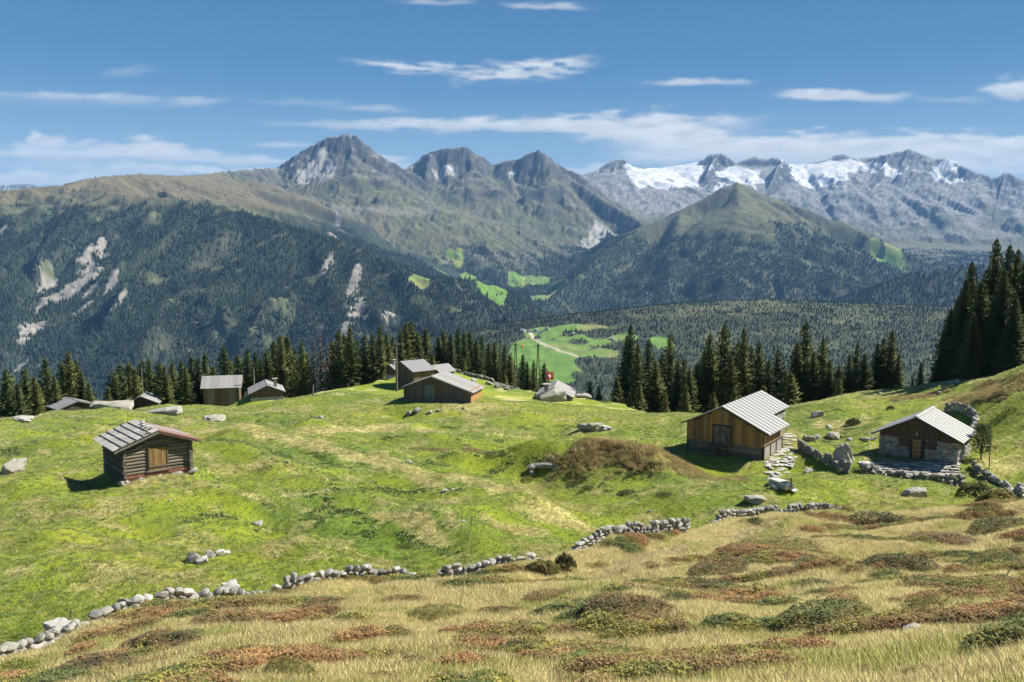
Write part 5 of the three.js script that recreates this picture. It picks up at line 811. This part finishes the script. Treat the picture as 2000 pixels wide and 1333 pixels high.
for (const [u, v, w, h, s, m] of [[375, 1098, 26, 15, 0, 1], [393, 1101, 24, 10, 3, 2], [408, 1090, 20, 12, 2, 0], [427, 1086, 18, 11, 5, 2], [440, 1084, 14, 7, 1, 2]]) rock('stone of the small heap in the middle of the lower pasture', u, v, w, h, { s, m: M.stone[m], name: 'heap_stone', cat: 'stone', group: 'heap of stones in the lower pasture' });
{ const r = rng(7); const list = [[502, 1027, 16, 7], [508, 1022, 9, 5], [868, 962, 10, 5], [884, 958, 8, 4], [560, 905, 9, 4], [540, 1090, 6, 3], [800, 905, 7, 4], [795, 903, 6, 4], [905, 1020, 7, 3], [732, 1032, 6, 3], [885, 985, 7, 3], [1300, 1028, 7, 3], [800, 810, 12, 6], [815, 806, 14, 8], [840, 808, 10, 5], [857, 804, 9, 4], [1080, 900, 5, 8], [625, 818, 12, 5], [1505, 905, 9, 4], [1690, 862, 16, 7], [1705, 860, 12, 6], [1660, 862, 11, 6], [1620, 836, 10, 5], [905, 800, 7, 4], [955, 752, 12, 6], [925, 745, 10, 5], [972, 758, 14, 6], [990, 762, 12, 5], [1690, 1000, 10, 4], [1560, 992, 9, 4], [1860, 752, 12, 7], [1845, 760, 9, 5], [1835, 770, 8, 5], [1872, 748, 9, 5], [60, 1090, 6, 3], [250, 1060, 6, 3], [155, 1000, 6, 3], [330, 980, 6, 3], [640, 960, 7, 3], [700, 1000, 6, 3], [1200, 880, 7, 3], [1160, 900, 6, 3], [1140, 777, 26, 6], [1720, 770, 9, 4], [1270, 1000, 7, 3]];
  const where = (u, v) => u > 790 && u < 860 && v < 815 ? 'small stone of the scatter below the wide grey barn' : u > 925 && u < 1005 && v < 760 ? 'stone on the rise below the overgrown boundary wall' : u > 1830 && v < 775 ? 'stone of the rubble on the crest beside the tall spruces' : u > 1655 && u < 1710 && v > 855 && v < 865 ? 'stone of the rubble beside the stone hut wall' : v > 955 && u > 1500 ? 'small pale stone on the lawn at the edge of the heath' : u > 860 && u < 890 && v > 950 && v < 965 ? 'small white stone of the pair beside the trodden track' : u > 500 && u < 510 ? 'small white stone of the pair on the lower pasture' : 'small pale stone lying in the pasture grass';
  for (const [u, v, w, h] of list) rock(where(u, v), u, v, w, h, { s: Math.floor(r() * 6), m: M.stone[Math.floor(r() * 3) % 3 === 1 ? 2 : 0], name: 'field_stone', cat: 'stone', group: where(u, v).replace(/^(small )?(pale |white )?stone/, 'stones') }); }

// ---- paving beside the plank barn
{ const r = rng(15), G = new THREE.Group(), c = hitGround(1520, 900); G.position.set(c[0], c[1], -c[2]); let n = 0;
  for (const [u0, u1, v] of [[1536, 1550, 850], [1534, 1552, 857], [1534, 1554, 864], [1532, 1552, 871], [1528, 1552, 878], [1518, 1552, 885], [1506, 1552, 892], [1500, 1554, 899], [1494, 1550, 906], [1500, 1546, 913], [1504, 1540, 920], [1504, 1530, 927], [1502, 1520, 934]]) for (let u = u0; u < u1; u += 4.5 + 3.5 * r()) { const p = hitGround(u + (r() - .5) * 4, v + (r() - .5) * 9); if (!p) continue; const m = part(G, n ? `paving_stone_${String(n).padStart(3, '0')}` : 'paving_stone', pick(STONES, r), pick([M.paleStone, M.stone[2], M.slab[2]], r)); n++; m.scale.set(.45 + .6 * r(), .16 + .1 * r(), .5 + .8 * r()); m.rotation.y = r() * 6.28; m.position.set(p[0] - c[0], p[1] - c[1] + .03, -p[2] + c[2]); }
  add(G, 'stone_paving', 'strip of pale rough paving stones along the sunny side of the plank barn', 'paving'); }
// ---- water trough
{ const p = hitGround(1527, 952), G = new THREE.Group(); G.position.set(p[0], p[1], -p[2]); G.rotation.y = -1.15;
  part(G, 'trough_floor', bx(1.9, .1, .8, 0, .1, 0), M.zinc); for (const q of [-1, 1]) { part(G, 'trough_side', bx(1.9, .45, .07, 0, .24, q * .41), M.zinc); part(G, 'trough_end', bx(.07, .45, .75, q * .91, .24, 0), M.zinc); }
  part(G, 'cover_board', bx(1.1, .05, .88, -.38, .5, 0), M.white); part(G, 'water', bx(1.74, .02, .74, 0, .4, 0), new THREE.MeshPhysicalMaterial({ color: colr(.02, .05, .05), roughness: .05 })); part(G, 'spout', mergeGeometries([bx(.09, 1.0, .09, 1.08, .5, 0), bx(.5, .05, .05, .9, .85, 0)]), M.grey[1]);
  add(G, 'water_trough', 'metal cattle trough with pale cover below the plank barn', 'trough');
  const q = hitGround(1546, 958), B = new THREE.Mesh(bx(1.1, .06, .55), M.white); B.position.set(q[0], q[1] + .1, -q[2]); B.rotation.set(.12, -1.1, 0); shade(B); add(B, 'white_board', 'white board lying in the grass beside the cattle trough', 'board');
  for (const [u, v, w, h, s] of [[1508, 948, 14, 12, 0], [1515, 956, 14, 8, 3], [1512, 936, 12, 8, 2], [1520, 930, 12, 6, 4]]) rock('stone piled against the cattle trough', u, v, w, h, { s, m: M.stone[2], name: 'trough_stone', cat: 'stone', group: 'stones against the cattle trough' }); }
// ---- earth cellar in the bank
{ const p = hitGround(1060, 944), G = new THREE.Group(); G.position.set(p[0], p[1] - .3, -p[2] - .95); G.rotation.y = .05; const r = rng(17); let n = 0;
  part(G, 'back_wall', bx(1.7, 1.9, .3, 0, .6, -1.6), M.mortar); for (const q of [-1, 1]) part(G, 'side_wall', bx(.3, 1.9, 1.7, q * .85, .55, -.85), M.mortar); part(G, 'lintel', STONES[3], M.stone[1]).scale.set(2.6, .7, 1.0); G.children[G.children.length - 1].position.set(0, 1.62, -.35); part(G, 'roof_slab', bx(1.9, .25, 1.5, 0, 1.55, -1.0), M.mortar); part(G, 'door', bx(.8, .95, .08, .05, .45, -1.0), M.grey[1]);
  for (const q of [-1, 1]) for (let y = -.1; y < 1.5; y += .3) { const m = part(G, n ? 'stone_0' + String(n).padStart(2, '0') : 'stone', pick(STONES, r), pick([M.stone[1], M.stone[3]], r)); n++; m.scale.set(.75, .5, .8); m.position.set(q * (.95 + .15 * r()), y + .12, -.15); m.rotation.y = r() * 3; }
  add(G, 'earth_cellar', 'dark stone-framed cellar opening dug into the grassy bank', 'cellar'); }
// ---- terrace paving before the stone hut
{ const r = rng(19), c = hitGround(1760, 915), G = new THREE.Group(); G.position.set(c[0], c[1], -c[2]); let n = 0;
  for (let v = 905; v < 926; v += 5) for (let u = 1690 + (v - 905); u < 1872; u += 9 + 5 * r()) { const p = hitGround(u, v + 3 * r()); if (!p) continue; const m = part(G, n ? `paving_stone_${String(n).padStart(3, '0')}` : 'paving_stone', pick(STONES, r), pick([M.stone[0], M.stone[2], M.stone[3]], r)); n++; m.scale.set(.8 + .4 * r(), .2, .9 + .5 * r()); m.rotation.y = r() * 6; m.position.set(p[0] - c[0], p[1] - c[1] + .06, -p[2] + c[2]); }
  add(G, 'hut_terrace', 'terrace of grey paving stones before the stone hut door', 'terrace'); }
// ---- poles and wires
function aFrame(u, vt, d, label) { const t = px(u, vt, d), g = groundH(t[0], d), H = t[1] - g, G = new THREE.Group(); G.position.set(t[0], g, -d); for (const q of [-1, 1]) part(G, 'pole_leg', bar([q * .42, -.3, 0], [q * .06, H, 0], .17), M.grey[0]); part(G, 'crossbar', bx(.5, .09, .09, 0, H * .55, 0), M.grey[1]); part(G, 'crossarm', bx(1.1, .09, .09, 0, H - .35, 0), M.grey[0]); for (const q of [-.45, .45]) part(G, 'insulator', new THREE.CylinderGeometry(.05, .06, .2, 7).translate(q, H - .2, 0), M.white); add(G, 'power_pole', label, 'pole'); return [t[0], t[1], -d]; }
const T1 = aFrame(976.5, 664, 182, 'A-shaped wooden power pole beside the overgrown boundary wall'), T2 = aFrame(1007, 670, 176, 'A-shaped wooden power pole between the boundary wall and the boulder hut'), T3 = aFrame(1051, 672, 168, 'A-shaped wooden power pole standing right behind the boulder hut');
function mast(u, vt, vb, d, label, arm) { const t = px(u, vt, d), g = groundH(t[0], d), H = t[1] - g, G = new THREE.Group(); G.position.set(t[0], g, -d); part(G, 'shaft', pole(d < 100 ? .055 : .14, d < 100 ? .04 : .09, H + .3).translate(0, -.3, 0), M.grey[2]); if (arm) { part(G, 'crossarm', bx(1.3, .1, .1, .3, H - .8, 0), M.grey[2]); for (const q of [-.2, .4, .9]) part(G, 'insulator', new THREE.CylinderGeometry(.05, .06, .2, 7).translate(q, H - .66, 0), M.white); } else part(G, 'cap', new THREE.SphereGeometry(d < 100 ? .05 : .12, 8, 6).translate(0, H, 0), M.iron); add(G, 'wooden_pole', label, 'pole'); return [t[0], t[1], -d]; }
const T0 = mast(774, 664, 760, 142, 'tall wooden power pole in front of the tall narrow barn', true); mast(495, 719, 752, 150, 'bare wooden pole behind the small house with the chimney'); mast(275.5, 718, 765, 160, 'bare pole rising behind the hut with two chimneys');
mast(611, 753, 768, 131, 'short fence post on the grassy knoll beside the grey barn'); mast(1937.5, 823, 900, 84, 'thin leaning post beside the young tree near the stone hut');
mast(138, 1196, 1214, 36.5, 'short dark post at the lower field wall');
function wire(A, B, label, ball) { const pts = []; for (let i = 0; i <= 16; i++) { const t = i / 16; pts.push(new THREE.Vector3(lerp(A[0], B[0], t), lerp(A[1], B[1], t) - .25 - 1.2 * 4 * t * (1 - t) * .4, lerp(A[2], B[2], t))); } const G = new THREE.Group(); part(G, 'cable', new THREE.TubeGeometry(new THREE.CatmullRomCurve3(pts), 24, .018, 4), M.iron); if (ball) part(G, 'marker_ball', new THREE.SphereGeometry(.28, 12, 10).translate(...pts[Math.round(16 * ball)].toArray()), new THREE.MeshStandardMaterial({ color: colr(.75, .22, .04), roughness: .6 })); add(G, 'power_line', label, 'cable'); }
wire(T1, T2, 'thin power cable between the two poles by the boundary wall'); wire(T2, T3, 'thin power cable with an orange marker ball behind the boulder hut', .34);
// ---- flag
{ const d = 156, p = px(1067, 741, d), g = groundH(p[0], d), t = px(1067, 726, d), H = t[1] - g, G = new THREE.Group(); G.position.set(p[0], g, -d); part(G, 'flag_pole', pole(.05, .035, H + .2).translate(0, -.1, 0), M.white);
  const pl = new THREE.PlaneGeometry(1.25, 1.25, 14, 8), q = pl.attributes.position; for (let i = 0; i < q.count; i++) { const x = q.getX(i) + .66, y = q.getY(i) + H - .72; q.setXYZ(i, x, y - .10 * x, .10 * Math.sin(x * 5 + y)); } pl.computeVertexNormals();
  const cv = document.createElement('canvas'); cv.width = cv.height = 256; const c = cv.getContext('2d'); c.fillStyle = '#d8232a'; c.fillRect(0, 0, 256, 256); c.fillStyle = '#ffffff'; c.fillRect(104, 48, 48, 160); c.fillRect(48, 104, 160, 48); const tx = new THREE.CanvasTexture(cv); tx.colorSpace = THREE.SRGBColorSpace;
  part(G, 'flag_cloth', pl, new THREE.MeshPhysicalMaterial({ map: tx, roughness: .9, side: THREE.DoubleSide, transmission: .3, thickness: 0 })); add(G, 'flag', 'red flag with white cross flying behind the boulder hut', 'flag'); }

// ---- spruces
const gL = 'spruces at the pasture edge behind the sunken hut', gM = 'spruces in the belt behind the two-storey barn and small house', gC = 'spruces in the belt behind the wide grey barn', gR = 'spruces in the row behind the plank barn', gB = 'tall spruces on the bank above the stone hut';
const lL = 'dark spruce in the clump behind the sunken hut', lM = 'dark spruce in the belt behind the two-storey barn and small house', lC = 'dark spruce in the belt behind the wide grey barn', lR = 'spruce in the open row behind the plank barn';
for (const [u, v, d] of [[-30, 715, 130], [8, 718, 126], [19, 727, 136], [33, 745, 124], [46, 716, 132], [66, 733, 127], [78, 742, 138], [88, 695, 138], [104, 730, 130], [121, 706, 142], [133, 682, 140], [146, 700, 146], [158, 722, 138], [172, 745, 136]]) spruce(u, v, d, lL, gL);
for (const [u, v, d] of [[210, 752, 152], [222, 722, 156], [234, 707, 164], [251, 706, 168], [262, 716, 158], [275, 700, 172], [291, 698, 168], [309, 706, 166], [321, 712, 162], [336, 704, 170], [352, 702, 172], [362, 712, 166], [373, 692, 176], [386, 697, 172], [399, 688, 176], [415, 712, 168], [437, 672, 172], [450, 700, 180], [466, 690, 178], [482, 678, 172], [497, 684, 178], [508, 700, 170], [519, 682, 174], [534, 664, 176], [546, 650, 172], [561, 653, 178], [575, 678, 182], [588, 664, 172]]) spruce(u, v, d, lM, gM);
for (const [u, v, d] of [[598, 690, 180], [648, 665, 180], [660, 644, 174], [672, 650, 182], [683, 634, 172], [697, 662, 178], [711, 652, 174], [726, 648, 182], [742, 632, 174], [756, 648, 182], [768, 655, 188], [781, 642, 186], [793, 628, 190], [803, 624, 198], [817, 648, 192], [831, 638, 198], [844, 690, 186], [857, 655, 200], [867, 643, 204], [880, 650, 200], [894, 638, 202], [907, 645, 198], [919, 646, 206], [931, 660, 194], [942, 654, 200], [954, 668, 196], [966, 664, 192], [985, 672, 190], [996, 690, 186], [1021, 690, 182], [1030, 705, 178], [1042, 702, 182], [1064, 707, 178]]) spruce(u, v, d, lC, gC);
for (const [u, v] of [[612, 662], [626, 652], [641, 668]]) spruce(u, v, 176, 'bare brownish half-dead conifer in the belt beyond the small house', 'half-dead conifers beyond the small house', { kind: [SPRUCEDEAD], m: M.spruceDead, name: 'dead_spruce' });
for (const [u, v, d] of [[1224, 652, 158], [1233, 630, 156], [1246, 668, 150], [1268, 658, 154], [1280, 700, 148], [1294, 690, 160], [1310, 650, 152], [1325, 700, 146], [1336, 698, 154], [1348, 720, 144], [1361, 708, 148], [1376, 680, 152], [1389, 648, 148], [1402, 690, 156], [1416, 632, 152], [1430, 690, 146], [1442, 664, 152], [1455, 637, 148], [1468, 676, 154], [1485, 664, 150], [1501, 700, 146], [1520, 678, 150], [1537, 718, 144], [1560, 665, 148], [1576, 626, 150], [1590, 684, 146], [1608, 658, 148], [1622, 700, 146], [1640, 710, 148], [1660, 690, 146], [1675, 668, 150], [1690, 688, 146], [1715, 668, 148], [1727, 656, 150], [1744, 642, 148], [1756, 690, 146], [1801, 704, 142], [1784, 736, 140]]) spruce(u, v, d, lR, gR);
for (const [u, v, d] of [[1206, 735, 148], [1250, 748, 142], [1300, 765, 138], [1340, 752, 140], [1395, 765, 138], [1436, 758, 138], [1492, 752, 138], [1545, 728, 138], [1152, 742, 156], [1170, 752, 154], [905, 700, 190], [1640, 738, 140], [985, 722, 178], [1230, 765, 142]]) spruce(u, v, d, 'young light green spruce at the foot of the taller trees', 'young spruces at the pasture edge', { kind: SPRUCEYOUNG, name: 'young_spruce', min: 1.5, m: M.spruce[2] });
for (const [u, v, d] of [[1846, 640, 136], [1860, 600, 134], [1874, 575, 138], [1888, 540, 132], [1901, 507, 136], [1918, 545, 128], [1932, 520, 140], [1949, 462, 134], [1962, 520, 126], [1975, 474, 138], [1991, 483, 132], [2006, 500, 128], [2030, 470, 134], [2060, 500, 126], [1838, 690, 134], [1905, 610, 126], [1985, 570, 122]]) spruce(u, v, d, 'tall dense spruce in the clump on the bank above the stone hut', gB, { kind: SPRUCEBIG, name: 'tall_spruce' });

// the tallest and the shortest of each stand can be told by their look
for (const [grp, what] of [[gL, 'spruce in the clump behind the sunken hut'], [gM, 'spruce in the belt behind the two-storey barn and small house'], [gC, 'spruce in the belt behind the wide grey barn'], [gR, 'spruce in the open row behind the plank barn'], [gB, 'spruce in the clump on the bank above the stone hut']]) {
  const b = new THREE.Box3(), L = scene.children.filter((o) => o.userData.group === grp && o.position.x / -o.position.z < .575 && o.position.x / -o.position.z > -.575).map((o) => [b.setFromObject(o).getSize(new THREE.Vector3()).y, o]).sort((p, q) => p[0] - q[0]); L[0][1].userData.label = 'shortest ' + what; L[L.length - 1][1].userData.label = 'tallest ' + what; }
// ---- single bushes and a young tree
const bushO = { set: BUSH, name: 'bush', cat: 'bush', up: 1.3 };
shrub(1104, 1112, 22, 34, 'dark', 'dark upright juniper bush at the end of the half-buried wall', bushO); shrub(1060, 1116, 34, 24, 'olive', 'straggly yellow-green bush beside the dark juniper', bushO);
shrub(1905, 974, 34, 34, 'green', 'rounded green bush below the broken line of stones', bushO); shrub(1950, 980, 40, 28, 'olive', 'broad olive bush at the edge of the heath below the stone hut', bushO);
shrub(1667, 830, 15, 14, 'dark', 'small dark bush on the slope behind the garden wall', bushO); shrub(1740, 800, 8, 8, 'dark', 'tiny dark bush on the slope above the stone hut', bushO); shrub(1330, 788, 12, 16, 'lime', 'light green bush before the spruce row', bushO); shrub(850, 715, 10, 10, 'olive', 'small round bush on the rise behind the barns', bushO);
shrub(1815, 745, 16, 10, 'olive', 'low olive bush on the crest beside the tall spruces', bushO);
{ const p = hitGround(1916, 898), G = new THREE.Group(), r = rng(3); G.position.set(p[0], p[1], -p[2]); part(G, 'trunk', mergeGeometries([bar([0, -.2, 0], [.1, 2.2, 0], .1), bar([.05, 1, 0], [.9, 2.4, .2], .05), bar([.05, 1.1, 0], [-.7, 2.3, -.2], .05), bar([.1, 2.1, 0], [.2, 3.4, .1], .05)]), M.bark);
  const P = [], C = []; for (let i = 0; i < 1500; i++) { const a = r() * 6.28, y = .7 + 2.9 * Math.pow(r(), .8), R = 1.15 * Math.sqrt(Math.max(.05, 1 - ((y - 1.7) / 2.1) ** 2)) * (.6 + .5 * fbm(a * 1.5, y * 1.5, 2) + .3) * Math.sqrt(r()), x = Math.cos(a) * R, z = Math.sin(a) * R, s = .09 + .1 * r(), b = r() * 6.28, t = r() * 1.5; P.push(x, y, z, x + Math.cos(b) * s, y + s * .5, z + Math.sin(b) * s, x + Math.cos(b + t) * s, y - s * .6, z + Math.sin(b + t) * s); const k = .7 + .6 * r(); for (let q = 0; q < 3; q++) C.push(k, k, k); }
  const g = new THREE.BufferGeometry(); g.setAttribute('position', new THREE.Float32BufferAttribute(P, 3)); g.setAttribute('color', new THREE.Float32BufferAttribute(C, 3)); g.computeVertexNormals(); part(G, 'crown', g, M.shrub.dark); add(G, 'young_tree', 'slender young leafy tree beside the stone hut wall', 'tree'); }
// ---- mats of dwarf shrub in the dry foreground
const tints = { green: 'dense green', dark: 'dark green', olive: 'olive green', rust: 'rusty red', brown: 'dark brown', lime: 'yellow-green leafy' };
for (const [u, v, w, h, t] of [[1620, 1222, 132, 46, 'green'], [1010, 1290, 92, 42, 'green'], [1210, 1308, 88, 38, 'green'], [565, 1318, 62, 34, 'olive'], [1415, 1118, 78, 30, 'brown'], [1560, 1122, 60, 18, 'rust'], [1385, 1158, 76, 26, 'dark'], [1590, 1148, 52, 18, 'dark'], [1720, 1026, 72, 24, 'dark'], [1965, 1032, 70, 24, 'dark'], [1765, 1106, 76, 24, 'dark'], [1950, 1108, 76, 30, 'green'], [1830, 1190, 66, 26, 'olive'], [635, 1192, 70, 26, 'brown'], [470, 1222, 110, 26, 'rust'], [210, 1310, 110, 34, 'brown'], [800, 1178, 60, 18, 'rust'], [1240, 1200, 110, 38, 'brown'], [1100, 1172, 80, 20, 'rust'], [850, 1202, 66, 20, 'olive'], [40, 1320, 70, 36, 'lime'], [1930, 1250, 70, 34, 'green'], [1310, 1230, 60, 22, 'olive'], [1120, 1240, 70, 20, 'rust'], [330, 1262, 90, 26, 'brown'], [1540, 1066, 90, 16, 'olive'], [1850, 1060, 80, 16, 'brown'], [1660, 1160, 60, 16, 'rust'], [980, 1200, 60, 18, 'brown'], [930, 1250, 50, 22, 'olive'], [1500, 1300, 60, 26, 'olive'], [1380, 1330, 90, 24, 'rust'], [750, 1330, 60, 20, 'rust'], [1820, 1320, 60, 24, 'olive'], [1480, 1180, 46, 18, 'dark'], [1890, 1165, 50, 20, 'dark'], [560, 1215, 60, 18, 'brown'], [120, 1330, 60, 26, 'dark'], [1700, 1290, 44, 22, 'dark'], [1980, 1180, 40, 26, 'rust'], [950, 1330, 50, 22, 'lime'], [1320, 1180, 50, 22, 'dark']])
  shrub(u, v, w * .92, h, t, `low ${tints[t]} mat of dwarf shrub in the dry heath`, { group: `${tints[t]} dwarf shrubs in the heath` });
for (const [u, v, w, h, t] of [[1150, 955, 16, 9, 'dark'], [1188, 962, 14, 8, 'olive'], [1225, 964, 20, 9, 'dark'], [1300, 966, 20, 8, 'dark'], [1120, 925, 12, 9, 'olive'], [1140, 935, 14, 9, 'dark'], [1095, 925, 12, 9, 'olive'], [1030, 940, 14, 10, 'olive'], [960, 890, 14, 5, 'olive'], [1920, 782, 16, 8, 'olive'], [1960, 770, 20, 9, 'brown'], [1985, 740, 20, 9, 'olive'], [1975, 800, 18, 8, 'olive']])
  shrub(u, v, w, h, t, `${tints[t]} clump of heath on a grassy bank beyond the field walls`, { name: 'bank_shrub', group: `${tints[t]} heath clumps on the banks` });

// ---- grass, straw and heath too many to count
{ const r = rng(2024), D = new THREE.Object3D();
  const leaf = (o = {}) => new THREE.MeshPhysicalMaterial({ color: colr(1, 1, 1), roughness: 1, transmission: .3, thickness: 0, side: THREE.DoubleSide });
  const mini = shrubGeo(77, 620, .055, { h: .5, mix: .6 }); mini.deleteAttribute('color');
  const heathTone = (x, d) => { const q = fbm(x / 3.4 + 9, d / 2.4, 3) + .35 * (r() - .5); const a = q < -.24 ? [.11, .14, .03] : q < .0 ? [.25, .225, .045] : q < .2 ? [.23, .16, .055] : [.31, .18, .068]; const v = .8 + .5 * r(); return [a[0] * v, a[1] * v, a[2] * v]; };
  const sets = [
    ['dry_grass', 'straw-coloured and pale green dry grass on the foreground slope', tuftGeo(5, 18, .022, .3, .75), 8, 64, 230000, (k) => k.dry > .4 && r() < 1.1 - k.heath * 1.05 - k.bare, (k) => [.11 + .17 * r() * (.6 + .8 * smooth(-.3, .4, k.n1)), 1.25], (c, x, d) => mixc(mixc(c, [.76, .65, .32], r() * .7), [.36, .39, .07], .7 * smooth(.02, .4, fbm(x / 4.5 + 31, d / 3 + 8, 3) + .3 * (r() - .5)))],
    ['heath', 'low russet and olive heath cushions among the dry grass', mini, 15, 70, 14000, (k) => k.dry > .4 && r() < k.heath * 1.1 - .12, () => [.34 + .34 * r(), 1.7], (c, x, d) => heathTone(x, d)],
    ['bank_heath', 'olive and brown heath on the grassy banks beyond the field walls', mini, 60, 132, 5000, (k) => k.dry < .3 && r() < k.heath * .8 - .1, () => [.26 + .24 * r(), 1.8], (c, x, d) => mixc(heathTone(x, d), [.24, .19, .06], .5)],
    ['pasture_grass', 'short green pasture grass between the huts', tuftGeo(7, 14, .05, .45, .6), 34, 135, 290000, (k) => k.dry < .5 && r() < .35 + .65 * smooth(-.5, .3, k.n2), (k) => [.05 + .09 * r() + .06 * smooth(.1, .5, k.n1), 2.2], (c, x, d) => { const q = r() + .8 * fbm(x / .8, d / .6, 2); return q < .08 ? [.085, .155, .008] : q > 1.0 ? [.46, .40, .14] : mixc(c, [.21, .28, .006], q * .4); }],
    ['bank_grass', 'long bleached grass on the bank and along the tracks', tuftGeo(9, 18, .03, .35, .8), 50, 130, 26000, (k) => k.dry < .5 && r() < Math.max(k.straw - .35, k.heath * .8), (k) => k.heath > .4 ? [.2 + .2 * r(), 1.2] : [.09 + .1 * r(), 1.6], (c, x, d) => mixc(mixc([.60, .51, .2], [.44, .42, .1], r()), [.40, .29, .10], blob(heathPatch, x, d) * .8)],
    ['leafy_herbs', 'broad-leaved green herbs in the damp hollows', tuftGeo(8, 12, .16, .4, .5), 40, 120, 12000, (k) => k.dry < .3 && k.n3 * .5 + k.n2 * 1.1 - k.straw > .34, () => [.10 + .10 * r(), 1.6], () => { const q = .75 + .5 * r(); return [.14 * q, .245 * q, .018 * q]; }],
  ];
  for (const [nm, lb, g, d0, d1, n, ok, size, tone] of sets) {
    const im = new THREE.InstancedMesh(g, leaf(), n); let c = 0;
    for (let t = 0; t < n * (n < 30000 ? 22 : 6) && c < n; t++) {
      const d = Math.sqrt(lerp(d0 * d0, d1 * d1, Math.pow(r(), 1.35))), x = (r() * 2 - 1) * .66 * d; const k = cover(x, d); if (!ok(k) || d > edgeAt(x / d) + 4) continue;
      if (FLAT.some((f) => Math.hypot(x - f[0], d - f[1]) < f[2] * .62)) continue;
      const [h, w] = size(k), y = groundH(x, d); D.position.set(x, y, -d); D.rotation.set((r() - .5) * .3, r() * 6.28, (r() - .5) * .3); D.scale.set(h * w, h, h * w); D.updateMatrix(); im.setMatrixAt(c, D.matrix);
      const q = tone(groundColor(x, d, k), x, d), v = .85 + .35 * r(); im.setColorAt(c, colr(q[0] * v * 1.1, q[1] * v * 1.1, q[2] * v * 1.1)); c++;
    }
    im.count = c; im.castShadow = im.receiveShadow = true; add(im, nm, lb, 'vegetation', null, 'stuff'); console.log(nm, c);
  } }
// ---- single stalks close to the lens
{ const stalk = (pts, w, label) => { const P = pts.map(([u, v, d]) => new THREE.Vector3(...(() => { const q = px(u, v, d); return [q[0], q[1], -d]; })())); const base = P[0].clone(); base.y = groundH(base.x, -base.z); const all = [base, ...P], G = new THREE.Group(); G.position.copy(base); part(G, 'stem', new THREE.TubeGeometry(new THREE.CatmullRomCurve3(all.map((q) => q.clone().sub(base))), 24, w, 5), new THREE.MeshStandardMaterial({ color: colr(.42, .36, .10), roughness: .9 })); const e = P[P.length - 1].clone().sub(base), f = P[P.length - 2].clone().sub(base); part(G, 'seed_head', bar(e.clone().lerp(f, .2).toArray(), e.toArray(), w * 2.2), new THREE.MeshStandardMaterial({ color: colr(.40, .32, .12), roughness: .9 })); add(G, 'grass_stalk', label, 'grass', 'tall stalks in front'); };
  stalk([[890, 1250, 3.2], [905, 1150, 3.2], [922, 1008, 3.2]], .0018, 'thin tall grass stalk rising before the field wall'); stalk([[1880, 1330, 3.0], [1930, 1190, 3.0], [1975, 1110, 3.0]], .0016, 'thin leaning grass stalk before the heath slope'); }

renderer.render(scene, camera);
